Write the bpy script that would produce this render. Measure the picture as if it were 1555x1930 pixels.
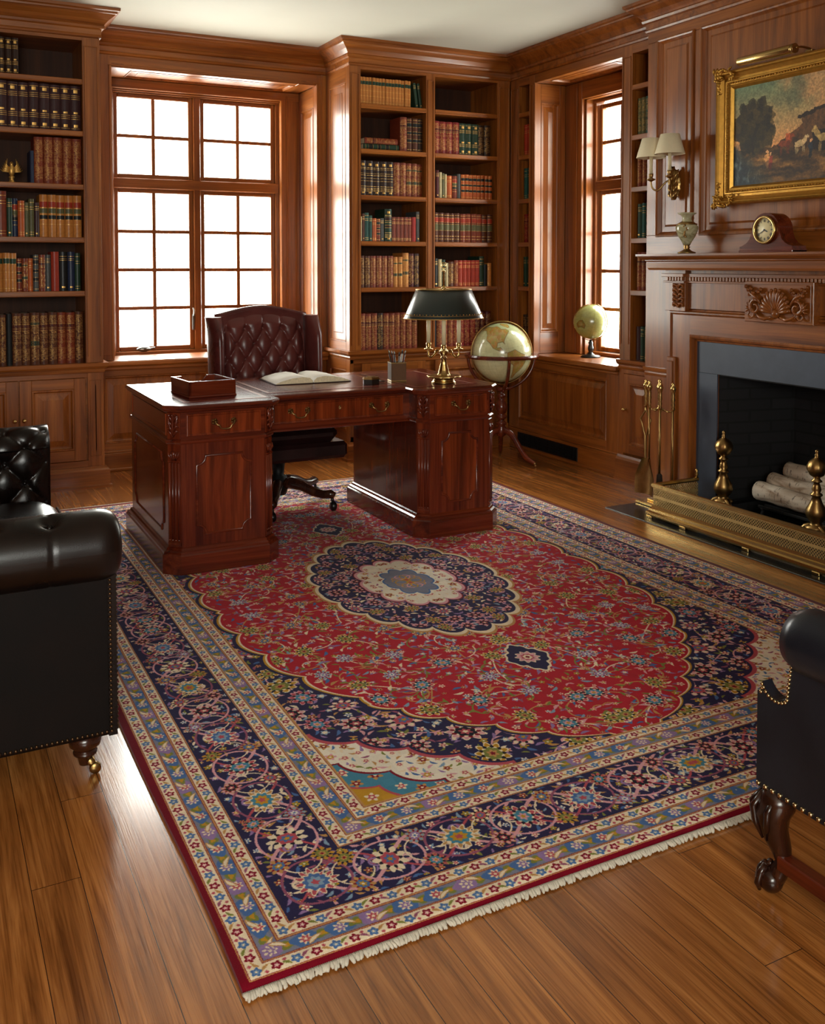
import bpy, bmesh, math, random
import numpy as np
from mathutils import Vector, Matrix

for o in list(bpy.data.objects): bpy.data.objects.remove(o)
scn = bpy.context.scene
COL = scn.collection
PI = math.pi

# ---------------------------------------------------------------- camera, sky, exposure
cam_d = bpy.data.cameras.new('camera'); cam = bpy.data.objects.new('camera', cam_d); COL.objects.link(cam)
cam_d.sensor_fit = 'HORIZONTAL'; cam_d.sensor_width = 36.0
cam_d.lens = 36.0 * 1810.0 / 1555.0
cam_d.shift_x = 0.0; cam_d.shift_y = -(965.0 - 572.0) / 1555.0
cam_d.clip_start = 0.05; cam_d.clip_end = 200
cam.location = (0, 0, 1.42); cam.rotation_euler = (math.radians(90 - 2.27), 0, math.radians(-27.4))
scn.camera = cam
scn.view_settings.view_transform = 'Standard'; scn.view_settings.look = 'None'
scn.view_settings.gamma = 1.0; scn.view_settings.use_curve_mapping = False
scn.view_settings.exposure = 0.2
scn.cycles.use_denoising = True
scn.cycles.max_bounces = 10; scn.cycles.diffuse_bounces = 6; scn.cycles.glossy_bounces = 5
scn.cycles.transmission_bounces = 6; scn.cycles.transparent_max_bounces = 12
scn.cycles.sample_clamp_indirect = 6.0; scn.cycles.caustics_reflective = False; scn.cycles.caustics_refractive = False

SKY = 27.0
wd = bpy.data.worlds.new('overcast_sky'); scn.world = wd; wd.use_nodes = True
nt = wd.node_tree; nt.nodes.clear()
wo = nt.nodes.new('ShaderNodeOutputWorld'); bg = nt.nodes.new('ShaderNodeBackground'); tc = nt.nodes.new('ShaderNodeTexCoord')
nz = nt.nodes.new('ShaderNodeTexNoise'); nz.inputs['Scale'].default_value = 9.0; nz.inputs['Detail'].default_value = 5
cr = nt.nodes.new('ShaderNodeValToRGB'); cr.color_ramp.elements[0].position = .35; cr.color_ramp.elements[1].position = .62
cr.color_ramp.elements[0].color = (.62, .68, .55, 1); cr.color_ramp.elements[1].color = (1, .985, .95, 1)
nt.links.new(tc.outputs['Generated'], nz.inputs['Vector']); nt.links.new(nz.outputs['Fac'], cr.inputs['Fac'])
nt.links.new(cr.outputs['Color'], bg.inputs['Color']); bg.inputs['Strength'].default_value = SKY; nt.links.new(bg.outputs['Background'], wo.inputs['Surface'])

def portal(name, loc, rot, sx, sy):            # guides the sky light through a window opening; gives off nothing itself
    l = bpy.data.lights.new(name, 'AREA'); l.shape = 'RECTANGLE'; l.size = sx; l.size_y = sy; l.cycles.is_portal = True
    o = bpy.data.objects.new(name, l); COL.objects.link(o); o.location = loc; o.rotation_euler = rot
portal('sky_portal', (1.93, 7.36, 1.72), (-PI / 2, 0, 0), 1.26, 1.95)
portal('sky_portal', (4.66, 5.53, 1.68), (0, PI / 2, 0), 1.9, .52)
portal('sky_portal', (-.85, -2.44, 1.75), (PI / 2, 0, 0), 2.3, 1.6)  # serves the unseen opening added behind the camera as fill

# ---------------------------------------------------------------- mesh helpers
WM = {}
class MB:
    def __init__(s, T=None): s.v = []; s.f = []; s.m = []; s.s = []; s.T = T or Matrix.Identity(4); s.mat = 0; s.sm = False
    def add(s, vs, fs, sm=None):
        n = len(s.v); T = s.T
        s.v += [T @ Vector(p) for p in vs]
        for f in fs: s.f.append([n + i for i in f]); s.m.append(s.mat); s.s.append(s.sm if sm is None else sm)
        return s
    def box(s, x0, x1, y0, y1, z0, z1, b=0.0):
        x0, x1 = min(x0, x1), max(x0, x1); y0, y1 = min(y0, y1), max(y0, y1); z0, z1 = min(z0, z1), max(z0, z1)
        b = min(b, (x1 - x0) * .45, (y1 - y0) * .45, (z1 - z0) * .45)
        if b <= 0:
            return s.add([(x, y, z) for x in (x0, x1) for y in (y0, y1) for z in (z0, z1)], [(0, 1, 3, 2), (4, 6, 7, 5), (0, 4, 5, 1), (2, 3, 7, 6), (0, 2, 6, 4), (1, 5, 7, 3)], False)
        vs = []; idx = {}
        for i, x in enumerate((x0, x1)):
            for j, y in enumerate((y0, y1)):
                for k, z in enumerate((z0, z1)):
                    sx, sy, sz = (b, -b)[i], (b, -b)[j], (b, -b)[k]
                    for a, p in enumerate(((x, y + sy, z + sz), (x + sx, y, z + sz), (x + sx, y + sy, z))):
                        idx[i, j, k, a] = len(vs); vs.append(p)
        I = lambda *a: idx[a]
        fs = []
        for i in (0, 1):
            fs.append([I(i, 0, 0, 0), I(i, 1, 0, 0), I(i, 1, 1, 0), I(i, 0, 1, 0)]); fs.append([I(0, i, 0, 1), I(1, i, 0, 1), I(1, i, 1, 1), I(0, i, 1, 1)]); fs.append([I(0, 0, i, 2), I(1, 0, i, 2), I(1, 1, i, 2), I(0, 1, i, 2)])
            for j in (0, 1):
                fs.append([I(i, j, 0, 0), I(i, j, 1, 0), I(i, j, 1, 1), I(i, j, 0, 1)]); fs.append([I(i, 0, j, 0), I(i, 1, j, 0), I(i, 1, j, 2), I(i, 0, j, 2)]); fs.append([I(0, i, j, 1), I(1, i, j, 1), I(1, i, j, 2), I(0, i, j, 2)])
                for k in (0, 1): fs.append([I(i, j, k, 0), I(i, j, k, 1), I(i, j, k, 2)])
        return s.add(vs, fs, False)
    def prism(s, poly, ax, a, b, sm=False):
        P = {'x': lambda t, p: (t, p[0], p[1]), 'y': lambda t, p: (p[0], t, p[1]), 'z': lambda t, p: (p[0], p[1], t)}[ax]
        n = len(poly); vs = [P(a, p) for p in poly] + [P(b, p) for p in poly]
        s.add(vs, [list(range(n))[::-1], list(range(n, 2 * n))], False)
        k = len(s.v) - 2 * n
        for i in range(n):
            j = (i + 1) % n; s.f.append([k + i, k + j, k + n + j, k + n + i]); s.m.append(s.mat); s.s.append(sm)
        return s
    def lathe(s, prof, c=(0, 0, 0), n=20, ax='z', sx=1., sy=1., sm=True, mod=None, cap=True):
        vs = []; fs = []
        for i, (r, z) in enumerate(prof):
            for k in range(n):
                a = 2 * PI * k / n; q = r * (1 + (mod(a, z) if mod else 0)); x, y = q * math.cos(a) * sx, q * math.sin(a) * sy
                vs.append({'z': (c[0] + x, c[1] + y, c[2] + z), 'x': (c[0] + z, c[1] + x, c[2] + y), 'y': (c[0] + x, c[1] + z, c[2] + y)}[ax])
        for i in range(len(prof) - 1):
            for k in range(n): fs.append([i * n + k, i * n + (k + 1) % n, (i + 1) * n + (k + 1) % n, (i + 1) * n + k])
        s.add(vs, fs, sm)
        m = len(s.v) - len(vs)
        for i in (0, len(prof) - 1):
            if cap and prof[i][0] > 1e-4: s.f.append([m + i * n + k for k in range(n)]); s.m.append(s.mat); s.s.append(False)
        return s
    def tube(s, pts, r, n=8, closed=False, flat=1.0, sm=True):
        pts = [Vector(p) for p in pts]; N = len(pts); vs = []; fs = []
        R = r if isinstance(r, (list, tuple)) else [r] * N
        up = None
        for i, p in enumerate(pts):
            t = (pts[(i + 1) % N] - pts[i - 1]) if closed else (pts[min(i + 1, N - 1)] - pts[max(i - 1, 0)])
            t.normalize()
            if up is None: up = Vector((0, 0, 1)) if abs(t.z) < .9 else Vector((1, 0, 0))
            a = t.cross(up)
            if a.length < 1e-6: a = t.orthogonal()
            a.normalize(); b = a.cross(t); up = b
            for k in range(n):
                g = 2 * PI * k / n; vs.append(p + a * (R[i] * math.cos(g)) + b * (R[i] * flat * math.sin(g)))
        for i in range(N if closed else N - 1):
            for k in range(n): fs.append([i * n + k, i * n + (k + 1) % n, ((i + 1) % N) * n + (k + 1) % n, ((i + 1) % N) * n + k])
        if not closed: fs += [list(range(n))[::-1], [(N - 1) * n + k for k in range(n)]]
        return s.add(vs, fs, sm)
    def sphere(s, c, r, nu=16, nv=10, sc=(1, 1, 1)):
        return s.lathe([(max(1e-5, r * math.sin(PI * i / nv)), -r * sc[2] * math.cos(PI * i / nv)) for i in range(nv + 1)], c, nu, 'z', sc[0], sc[1])
    def sweep(s, prof, path, closed=False, sm=False):
        # moulding: prof (out, height) carried along a flat path, out = to the path's right side, mitred
        N = len(path); P = [Vector(p) for p in path]; vs = []; fs = []; k = len(prof)
        for i in range(N):
            d0 = (P[i] - P[i - 1]) if (closed or i > 0) else None; d1 = (P[(i + 1) % N] - P[i]) if (closed or i < N - 1) else None
            d0 = d0 or d1; d1 = d1 or d0
            n0 = Vector((d0.y, -d0.x)).normalized(); n1 = Vector((d1.y, -d1.x)).normalized()
            m = n0 + n1; m = m / max(m.dot(n0), .15)
            for o, z in prof: vs.append((P[i].x + m.x * o, P[i].y + m.y * o, z))
        for i in range(N if closed else N - 1):
            for j in range(k - 1): fs.append([i * k + j, i * k + j + 1, ((i + 1) % N) * k + j + 1, ((i + 1) % N) * k + j])
        if not closed: fs += [list(range(k)), [(N - 1) * k + j for j in range(k)][::-1]]
        return s.add(vs, fs, sm)
    def grid(s, fn, nu, nv, cu=False, sm=True):
        vs = [fn(i / nu, j / nv) for j in range(nv + 1) for i in range(nu + (0 if cu else 1))]
        w = nu if cu else nu + 1
        fs = [[j * w + i, j * w + (i + 1) % w, (j + 1) * w + (i + 1) % w, (j + 1) * w + i] for j in range(nv) for i in range(nu)]
        return s.add(vs, fs, sm)
    def door(s, u0, u1, v0, v1, n0, t, st, rt=None, rb=None, prof=None, hm=1):
        # frame-and-panel work in a local (u, v, n) frame: stiles, rails and a raised field; hm = material of the rails
        rt = rt or st; rb = rb or rt; m = s.mat; b = .002
        s.box(u0, u0 + st, v0, v1, n0 - t, n0, b); s.box(u1 - st, u1, v0, v1, n0 - t, n0, b)
        s.mat = hm; s.box(u0 + st, u1 - st, v0, v0 + rb, n0 - t, n0, b); s.box(u0 + st, u1 - st, v1 - rt, v1, n0 - t, n0, b); s.mat = m
        s.field(u0 + st, u1 - st, v0 + rb, v1 - rt, n0, prof)
    def field(s, a, b, c, d, n0, prof=None):
        prof = prof or [(0, -.001), (.003, .003), (.009, .003), (.014, -.007), (.02, -.012), (.03, -.012), (.065, -.003), (.067, -.001)]
        vs = []; fs = []; lim = min(b - a, d - c) * .46; sc = min(1, lim / prof[-1][0])
        for o, h in prof:
            o *= sc; vs += [(a + o, c + o, n0 + h), (b - o, c + o, n0 + h), (b - o, d - o, n0 + h), (a + o, d - o, n0 + h)]
        for i in range(len(prof) - 1):
            for k in range(4): fs.append([i * 4 + k, i * 4 + (k + 1) % 4, i * 4 + 4 + (k + 1) % 4, i * 4 + 4 + k])
        q = (len(prof) - 1) * 4; fs.append([q, q + 1, q + 2, q + 3])
        s.add(vs, fs, False)
    def build(s, name, mats, parent=None, local=False, **kw):
        me = bpy.data.meshes.new(name); V = s.v
        if parent is not None and not local:
            inv = WM.get(parent.as_pointer(), Matrix.Identity(4)).inverted(); V = [inv @ p for p in V]
        me.from_pydata([tuple(p) for p in V], [], s.f)
        for m in (mats if isinstance(mats, (list, tuple)) else [mats]): me.materials.append(m)
        me.polygons.foreach_set('material_index', s.m); me.polygons.foreach_set('use_smooth', s.s)
        bm = bmesh.new(); bm.from_mesh(me)
        bmesh.ops.recalc_face_normals(bm, faces=bm.faces); bm.to_mesh(me); bm.free()
        me.update()
        o = bpy.data.objects.new(name, me); COL.objects.link(o)
        if parent is not None: o.parent = parent; WM[o.as_pointer()] = WM.get(parent.as_pointer(), Matrix.Identity(4))
        tag(o, **kw)
        return o

def tag(o, label=None, cat=None, group=None, kind=None):
    if label: o['label'] = label
    if cat: o['category'] = cat
    if group: o['group'] = group
    if kind: o['kind'] = kind
    return o
def thing(name, loc, label, cat, group=None, rz=0.0):
    o = bpy.data.objects.new(name, None); COL.objects.link(o); o.empty_display_size = .05
    o.location = loc; o.rotation_euler = (0, 0, rz)
    WM[o.as_pointer()] = Matrix.Translation(loc) @ Matrix.Rotation(rz, 4, 'Z')
    return tag(o, label, cat, group)
def fb(y): return Matrix(((1, 0, 0, 0), (0, 0, -1, y), (0, 1, 0, 0), (0, 0, 0, 1)))       # (u,v,n) on a wall that faces -Y: u = X, v = Z
def fr(x): return Matrix(((0, 0, -1, x), (1, 0, 0, 0), (0, 1, 0, 0), (0, 0, 0, 1)))       # on a wall that faces -X: u = Y, v = Z
def arc(cx, cy, r, a0, a1, n): return [(cx + r * math.cos(a0 + (a1 - a0) * i / n), cy + r * math.sin(a0 + (a1 - a0) * i / n)) for i in range(n + 1)]
def bez(p, n=10):
    p = [Vector(q) for q in p]; out = []
    segs = (len(p) - 1) // 3
    for k in range(segs):
        a, b, c, d = p[3 * k:3 * k + 4]
        for i in range(n + (1 if k == segs - 1 else 0)):
            t = i / n; out.append(a * (1 - t) ** 3 + b * 3 * t * (1 - t) ** 2 + c * 3 * t * t * (1 - t) + d * t ** 3)
    return out

# ---------------------------------------------------------------- materials
def lin(c):
    c = [x / 255 for x in c]; return [x / 12.92 if x <= .04045 else ((x + .055) / 1.055) ** 2.4 for x in c] + [1.0]
MATS = {}
class N:
    def __init__(s, name):
        s.m = bpy.data.materials.new(name); s.m.use_nodes = True; s.t = s.m.node_tree; s.b = s.t.nodes['Principled BSDF']; s.co = None
    def n(s, t, **kw):
        x = s.t.nodes.new('ShaderNode' + t)
        for k, v in kw.items():
            if k in x.inputs: x.inputs[k].default_value = v
            else: setattr(x, k, v)
        return x
    def l(s, a, b): s.t.links.new(a, b)
    def coord(s, sc=(1, 1, 1), out='Object'):
        t = s.n('TexCoord'); mp = s.n('Mapping'); mp.inputs['Scale'].default_value = sc; s.l(t.outputs[out], mp.inputs['Vector']); return mp.outputs['Vector']
    def noise(s, vec, scale, det=4, dist=0., rough=.55):
        x = s.n('TexNoise', Scale=scale, Detail=det, Distortion=dist, Roughness=rough); s.l(vec, x.inputs['Vector']); return x.outputs['Fac']
    def ramp(s, fac, stops):
        r = s.n('ValToRGB'); e = r.color_ramp.elements
        while len(e) < len(stops): e.new(.5)
        for i, (p, c) in enumerate(stops): e[i].position = p; e[i].color = c
        s.l(fac, r.inputs['Fac']); return r.outputs['Color']
    def mix(s, f, a, b, mode='MIX'):
        x = s.n('Mix', data_type='RGBA', blend_type=mode)
        for i, v in ((0, f), (6, a), (7, b)):
            if hasattr(v, 'is_linked'): s.l(v, x.inputs[i])
            else: x.inputs[i].default_value = v
        return x.outputs[2]
    def math(s, op, a, b=None):
        x = s.n('Math', operation=op)
        for i, v in enumerate((a, b)):
            if v is None: continue
            if hasattr(v, 'is_linked'): s.l(v, x.inputs[i])
            else: x.inputs[i].default_value = v
        return x.outputs[0]
    def bump(s, h, st=.1, d=.01):
        x = s.n('Bump', Strength=st, Distance=d); s.l(h, x.inputs['Height']); s.l(x.outputs['Normal'], s.b.inputs['Normal'])
    def set(s, **kw):
        for k, v in kw.items():
            k = k.replace('_', ' ')
            if hasattr(v, 'is_linked'): s.l(v, s.b.inputs[k])
            else: s.b.inputs[k].default_value = v
        return s.m

def wood(name, c0, c1, c2, ax, rough=.34, coat=.25, flame=0.):
    k = N(name); ac, al = 16., .9
    sc = [ac, ac, ac]; sc['xyz'.index(ax)] = al
    v = k.coord(sc); f = k.noise(v, 1.0, 6, .9, .6)
    col = k.ramp(f, [(.28, lin(c0)), (.5, lin(c1)), (.74, lin(c2))])
    sc = [150., 150., 150.]; sc['xyz'.index(ax)] = 3.
    g = k.noise(k.coord(sc), 1.0, 3)
    col = k.mix(.55, col, k.ramp(g, [(.3, (.62, .58, .55, 1)), (.62, (1.05, 1.05, 1.05, 1))]), 'MULTIPLY')
    big = k.noise(k.coord((1.7, 1.7, 1.1)), 1.0, 2)
    col = k.mix(.5, col, k.ramp(big, [(.3, (.74, .72, .70, 1)), (.7, (1.12, 1.1, 1.08, 1))]), 'MULTIPLY')
    if flame:
        w = k.n('TexWave', wave_type='RINGS', rings_direction='Z', Scale=2.2, Distortion=9., Detail=3.); k.l(k.coord((3.4, 3.4, .8)), w.inputs['Vector'])
        col = k.mix(flame, col, k.ramp(w.outputs['Fac'], [(.2, (.5, .42, .4, 1)), (.8, (1.35, 1.25, 1.15, 1))]), 'MULTIPLY')
    k.bump(g, .05, .002)
    return k.set(Base_Color=col, Roughness=rough, Coat_Weight=coat, Coat_Roughness=.16, Specular_IOR_Level=.35)
def plain(name, c, rough=.5, metal=0., coat=0., var=.12, scale=30., bump=0.):
    k = N(name); f = k.noise(k.coord(), scale, 4)
    col = k.mix(1.0, lin(c), k.ramp(f, [(.25, (1 - var,) * 3 + (1,)), (.75, (1 + var * .6,) * 3 + (1,))]), 'MULTIPLY')
    if bump: k.bump(f, bump, .003)
    return k.set(Base_Color=col, Roughness=rough, Metallic=metal, Coat_Weight=coat, Coat_Roughness=.12)
def leather(name, c, c2, rough=.32, scale=1.):
    k = N(name); v = k.coord()
    f = k.noise(v, 5 * scale, 5, .3); col = k.ramp(f, [(.3, lin(c)), (.72, lin(c2))])
    vo = k.n('TexVoronoi', feature='DISTANCE_TO_EDGE', Scale=260. * scale); k.l(v, vo.inputs['Vector'])
    k.bump(vo.outputs['Distance'], .12, .002)
    return k.set(Base_Color=col, Roughness=k.math('ADD', k.math('MULTIPLY', f, .22), rough - .1), Coat_Weight=.12, Coat_Roughness=.25, Specular_IOR_Level=.3)

W0, W1, W2 = (98, 49, 15), (139, 78, 28), (167, 100, 42)
WV = wood('walnut_upright_grain', W0, W1, W2, 'z'); WX = wood('walnut_cross_grain', W0, W1, W2, 'x'); WY = wood('walnut_length_grain', W0, W1, W2, 'y')
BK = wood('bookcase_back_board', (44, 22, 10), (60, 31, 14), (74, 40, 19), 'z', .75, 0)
H0, H1, H2 = (54, 18, 10), (98, 37, 19), (130, 56, 27)
MV = wood('mahogany_upright_grain', H0, H1, H2, 'z', .24, .5); MX = wood('mahogany_cross_grain', H0, H1, H2, 'x', .24, .5)
MF = wood('mahogany_flame_veneer', (62, 22, 10), (114, 46, 20), (146, 66, 30), 'z', .22, .5, .35)
MY = wood('mahogany_length_grain', H0, H1, H2, 'y', .24, .5)
DK = wood('dark_turned_walnut', (30, 13, 8), (52, 25, 14), (74, 38, 20), 'z', .26, .4)
brass = plain('polished_brass', (202, 170, 108), .26, 1., 0, .1, 14)
abrass = plain('antique_brass', (164, 132, 82), .34, 1., 0, .25, 30)
gilt = plain('gilt_wood', (186, 138, 58), .36, .8, 0, .22, 40, .3)
gold = plain('gold_tooling', (206, 160, 86), .4, .7, 0, .2, 60)
iron = plain('black_iron', (22, 22, 23), .55, .6, 0, .2, 50)
steel = plain('pewter', (130, 128, 124), .3, 1.)
black = plain('black_enamel', (14, 14, 15), .35)
paper = plain('page_paper', (253, 250, 243), .7, 0, 0, .05)
pagee = plain('page_edges', (222, 206, 172), .8, 0, 0, .2, 90)
candle = plain('candle_sleeve', (226, 212, 172), .5, 0, 0, .05)
white = plain('painted_plaster', (186, 182, 168), .8, 0, 0, .03, 3)
# ---------------------------------------------------------------- the room
CEIL = 3.03
def floor_mat():
    k = N('oak_plank_floor'); t = k.n('TexCoord'); sx = k.n('SeparateXYZ'); k.l(t.outputs['Object'], sx.inputs[0])
    PW = .108
    xs = k.math('DIVIDE', k.math('ADD', sx.outputs['X'], 10.05), PW); row = k.math('FLOOR', xs)
    wn = k.n('TexWhiteNoise', noise_dimensions='1D'); k.l(row, wn.inputs['W'])
    ys = k.math('ADD', k.math('DIVIDE', sx.outputs['Y'], 1.7), k.math('MULTIPLY', wn.outputs['Value'], 7.3)); seg = k.math('FLOOR', ys)
    wn2 = k.n('TexWhiteNoise', noise_dimensions='2D'); cb = k.n('CombineXYZ'); k.l(row, cb.inputs[0]); k.l(seg, cb.inputs[1]); k.l(cb.outputs[0], wn2.inputs['Vector'])
    tone = wn2.outputs['Value']
    cv = k.n('CombineXYZ'); k.l(k.math('ADD', k.math('MULTIPLY', sx.outputs['X'], 22), k.math('MULTIPLY', tone, 40)), cv.inputs[0]); k.l(k.math('MULTIPLY', sx.outputs['Y'], 1.1), cv.inputs[1]); k.l(tone, cv.inputs[2])
    f = k.noise(cv.outputs[0], 1.0, 6, 1.6, .6)
    col = k.ramp(f, [(.26, lin((110, 63, 26))), (.48, lin((164, 104, 50))), (.72, lin((198, 134, 72)))])
    cv2 = k.n('CombineXYZ'); k.l(k.math('MULTIPLY', sx.outputs['X'], 260), cv2.inputs[0]); k.l(k.math('MULTIPLY', sx.outputs['Y'], 5), cv2.inputs[1]); k.l(tone, cv2.inputs[2])
    g = k.noise(cv2.outputs[0], 1.0, 3)
    col = k.mix(.7, col, k.ramp(g, [(.34, (.58, .5, .44, 1)), (.52, (1.06, 1.05, 1.04, 1))]), 'MULTIPLY')
    col = k.mix(1.0, col, k.ramp(tone, [(0, (.80, .76, .74, 1)), (1, (1.12, 1.08, 1.02, 1))]), 'MULTIPLY')
    fx = k.math('FRACT', xs); fy = k.math('FRACT', ys)
    gx = k.math('MINIMUM', fx, k.math('SUBTRACT', 1, fx)); gy = k.math('MULTIPLY', k.math('MINIMUM', fy, k.math('SUBTRACT', 1, fy)), 15.)
    gap = k.math('LESS_THAN', k.math('MINIMUM', gx, gy), .008)
    col = k.mix(gap, col, lin((56, 30, 14)))
    k.bump(k.math('SUBTRACT', g, k.math('MULTIPLY', gap, 1.5)), .12, .002)
    return k.set(Base_Color=col, Roughness=k.math('ADD', k.math('MULTIPLY', g, .10), .15), Coat_Weight=.35, Coat_Roughness=.13)

m = MB(); m.box(-2.4, 4.8, -2.6, 7.5, -.1, 0); m.build('floor', floor_mat(), kind='structure')
m = MB(); m.box(-2.4, 4.8, -2.6, 7.5, CEIL, CEIL + .1); m.build('ceiling', white, kind='structure')
def shell(name, ax, a, b, lo, hi, hole, mats):
    m = MB(); h0, h1, z0, z1 = hole
    def bx(p, q, r, s_):
        m.box(*((a, b, p, q) if ax == 'x' else (p, q, a, b)), r, s_)
    bx(lo, h0, 0, CEIL); bx(h1, hi, 0, CEIL); bx(h0, h1, 0, z0); bx(h0, h1, z1, CEIL)
    return m.build(name, mats, kind='structure')
wback = shell('wall_back', 'y', 7.32, 7.36, -2.4, 4.8, (1.25, 2.62, .74, 2.74), WV)
wright = shell('wall_right', 'x', 4.63, 4.66, -2.6, 7.32, (5.25, 5.86, .74, 2.66), WV)
m = MB(); m.box(-2.4, -2.2, -2.6, 7.32, 0, CEIL); m.build('wall_left', WV, kind='structure')
wfront = shell('wall_front', 'y', -2.6, -2.4, -2.2, 4.62, (-2.0, .3, .95, 2.55), WV)  # its opening is added, out of view, to let in fill light

# window recess in the back wall: facing, header, wainscot, jambs
m = MB(fb(6.80)); m.mat = 0
m.box(1.065, 1.205, .80, 2.90, -.10, 0, .002); m.box(2.712, 2.79, .80, 2.90, -.10, 0, .002)
m.mat = 1; m.box(1.065, 2.79, 2.774, CEIL, -.10, -.001, 0); m.box(1.065, 2.79, 2.862, 2.885, 0, .012, .003); m.box(1.19, 2.73, 2.78, 2.79, 0, .008, .002)
m.mat = 0; m.box(1.195, 1.213, .78, 2.78, -.37, .012, .003); m.box(2.708, 2.722, .78, 2.78, -.02, .012, .003)
m.box(2.745, 2.755, .8, 2.86, 0, .008, .002); m.box(1.10, 1.11, .8, 2.86, 0, .008, .002)
m.mat = 0; m.door(1.065, 1.93, .13, .715, -.012, .03, .075, .06, .06); m.door(1.93, 2.79, .13, .715, -.012, .03, .075, .06, .06)
m.build('trim_1', [WV, WX], kind='structure')
m = MB(fb(6.80)); m.box(1.065, 2.79, 0, .125, -.1, .016, .003); m.box(1.065, 2.79, .125, .14, -.02, .008, .004); m.box(1.065, 2.79, 0, .022, .016, .028, .006); m.build('baseboard_back', WX, kind='structure')
T = Matrix(((0, 0, -1, 2.71), (1, 0, 0, 0), (0, 1, 0, 0), (0, 0, 0, 1)))
m = MB(fr(2.71)); m.door(6.803, 7.19, .766, 2.768, 0, .05, .06, .15, .16); m.box(6.803, 7.32, .765, 2.768, -.075, -.045)
m.T = Matrix.Identity(4); m.box(1.12, 1.213, 6.803, 7.32, .766, 2.768)
m.build('trim_2', [WV, WY], kind='structure')
m = MB(Matrix(((1, 0, 0, 0), (0, 1, 0, 0), (0, 0, -1, 2.77), (0, 0, 0, 1)))); m.door(1.214, 2.708, 6.8005, 7.2, 0, .03, .14, .07); m.box(1.12, 2.8, 6.905, 7.32, -.08, -.028); m.build('trim_3', [WY, WX], kind='structure')

def lattice(m, u0, u1, v0, v1, nc, nr, n0):
    w = .0135
    for i in range(1, nc): c = u0 + (u1 - u0) * i / nc; m.box(c - w, c + w, v0, v1, n0, n0 + .022, .004)
    for i in range(1, nr): c = v0 + (v1 - v0) * i / nr; m.box(u0, u1, c - w, c + w, n0, n0 + .020, .004)
k = N('window_pane'); k.t.nodes.remove(k.b)
tr = k.n('BsdfTransparent'); gl = k.n('BsdfGlossy', Roughness=.02); fz = k.n('Fresnel', IOR=1.45); mx = k.n('MixShader'); ou = k.t.nodes['Material Output']
ge = k.n('NewGeometry'); k.l(k.math('SUBTRACT', 1.45, k.math('MULTIPLY', ge.outputs['Backfacing'], .76)), fz.inputs['IOR']); k.l(fz.outputs[0], mx.inputs[0]); k.l(tr.outputs[0], mx.inputs[1]); k.l(gl.outputs[0], mx.inputs[2]); k.l(mx.outputs[0], ou.inputs[0])
glass = k.m

def sash(root, T, u0, u1, v0, v1, nr, n0):
    m = MB(T); s = .034
    m.box(u0 - s, u0, v0 - s, v1 + s, n0 - .02, n0 + .024, .005); m.box(u1, u1 + s, v0 - s, v1 + s, n0 - .02, n0 + .024, .005)
    m.mat = 1; m.box(u0, u1, v0 - s, v0, n0 - .02, n0 + .024, .005); m.box(u0, u1, v1, v1 + s, n0 - .02, n0 + .024, .005)
    m.mat = 0; lattice(m, u0, u1, v0, v1, 2, nr, n0 - .002)
    f = m.build('sash', [WV, WX], root)
    g = MB(T); g.box(u0 - .004, u1 + .004, v0 - .004, v1 + .004, n0 - .006, n0 - .002); g.build('pane', glass, f)
# window_1: two lights under two top lights, frame standing back in its recess
w1 = thing('window_1', (1.93, 7.25, .765), None, None); w1['kind'] = 'structure'
T1 = fb(7.17)
m = MB(T1); m.box(1.205, 1.287, .765, 2.77, -.14, 0, .004); m.box(2.562, 2.712, .765, 2.77, -.14, 0, .004); m.box(2.60, 2.612, .78, 2.74, 0, .008, .003)
m.mat = 1; m.box(1.213, 2.71, 2.702, 2.77, -.14, .001, .004); m.box(1.287, 2.562, 2.69, 2.702, -.13, -.03, .004)
m.build('casing', [WV, WX], w1)
m = MB(T1); m.box(1.287, 1.300, .78, 2.70, -.14, -.05, .002); m.box(2.535, 2.562, .78, 2.70, -.14, -.06, .002); m.box(1.885, 1.94, .78, 2.70, -.135, -.06, .006)
m.mat = 1; m.box(1.287, 2.562, 1.985, 2.062, -.135, -.058, .006); m.box(1.287, 2.562, .758, .785, -.135, -.05, .004); m.box(1.287, 2.562, 2.68, 2.70, -.14, -.05, .002)
m.build('window_frame', [WV, WX], w1)
for u0, u1 in ((1.334, 1.852), (1.974, 2.502)):
    sash(w1, T1, u0, u1, 2.094, 2.648, 2, -.105); sash(w1, T1, u0, u1, .818, 1.955, 4, -.105)
m = MB(); m.box(1.07, 2.785, 6.735, 7.17, .728, .765, .010); m.box(1.07, 2.785, 6.755, 6.80, .70, .728, .006); m.build('window_sill', WX, w1)
m = MB(T1); m.T = T1 @ Matrix.Translation((1.50, .80, -.05)); m.lathe([(.001, -.0), (.028, .004), (.022, .016), (.001, .02)], (0, 0, .0), 14, 'z', 2.0, .7); m.tube([(0, 0, .015), (.04, .004, .03), (.075, .012, .026)], .006, 6); m.build('crank_handle', steel, w1)
m = MB(T1); m.box(1.868, 1.882, .93, 1.05, -.075, -.055, .003); m.tube([(1.875, 1.04, -.05), (1.872, 1.08, -.03), (1.866, 1.10, -.03)], .006, 6); m.build('latch', steel, w1)

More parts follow.
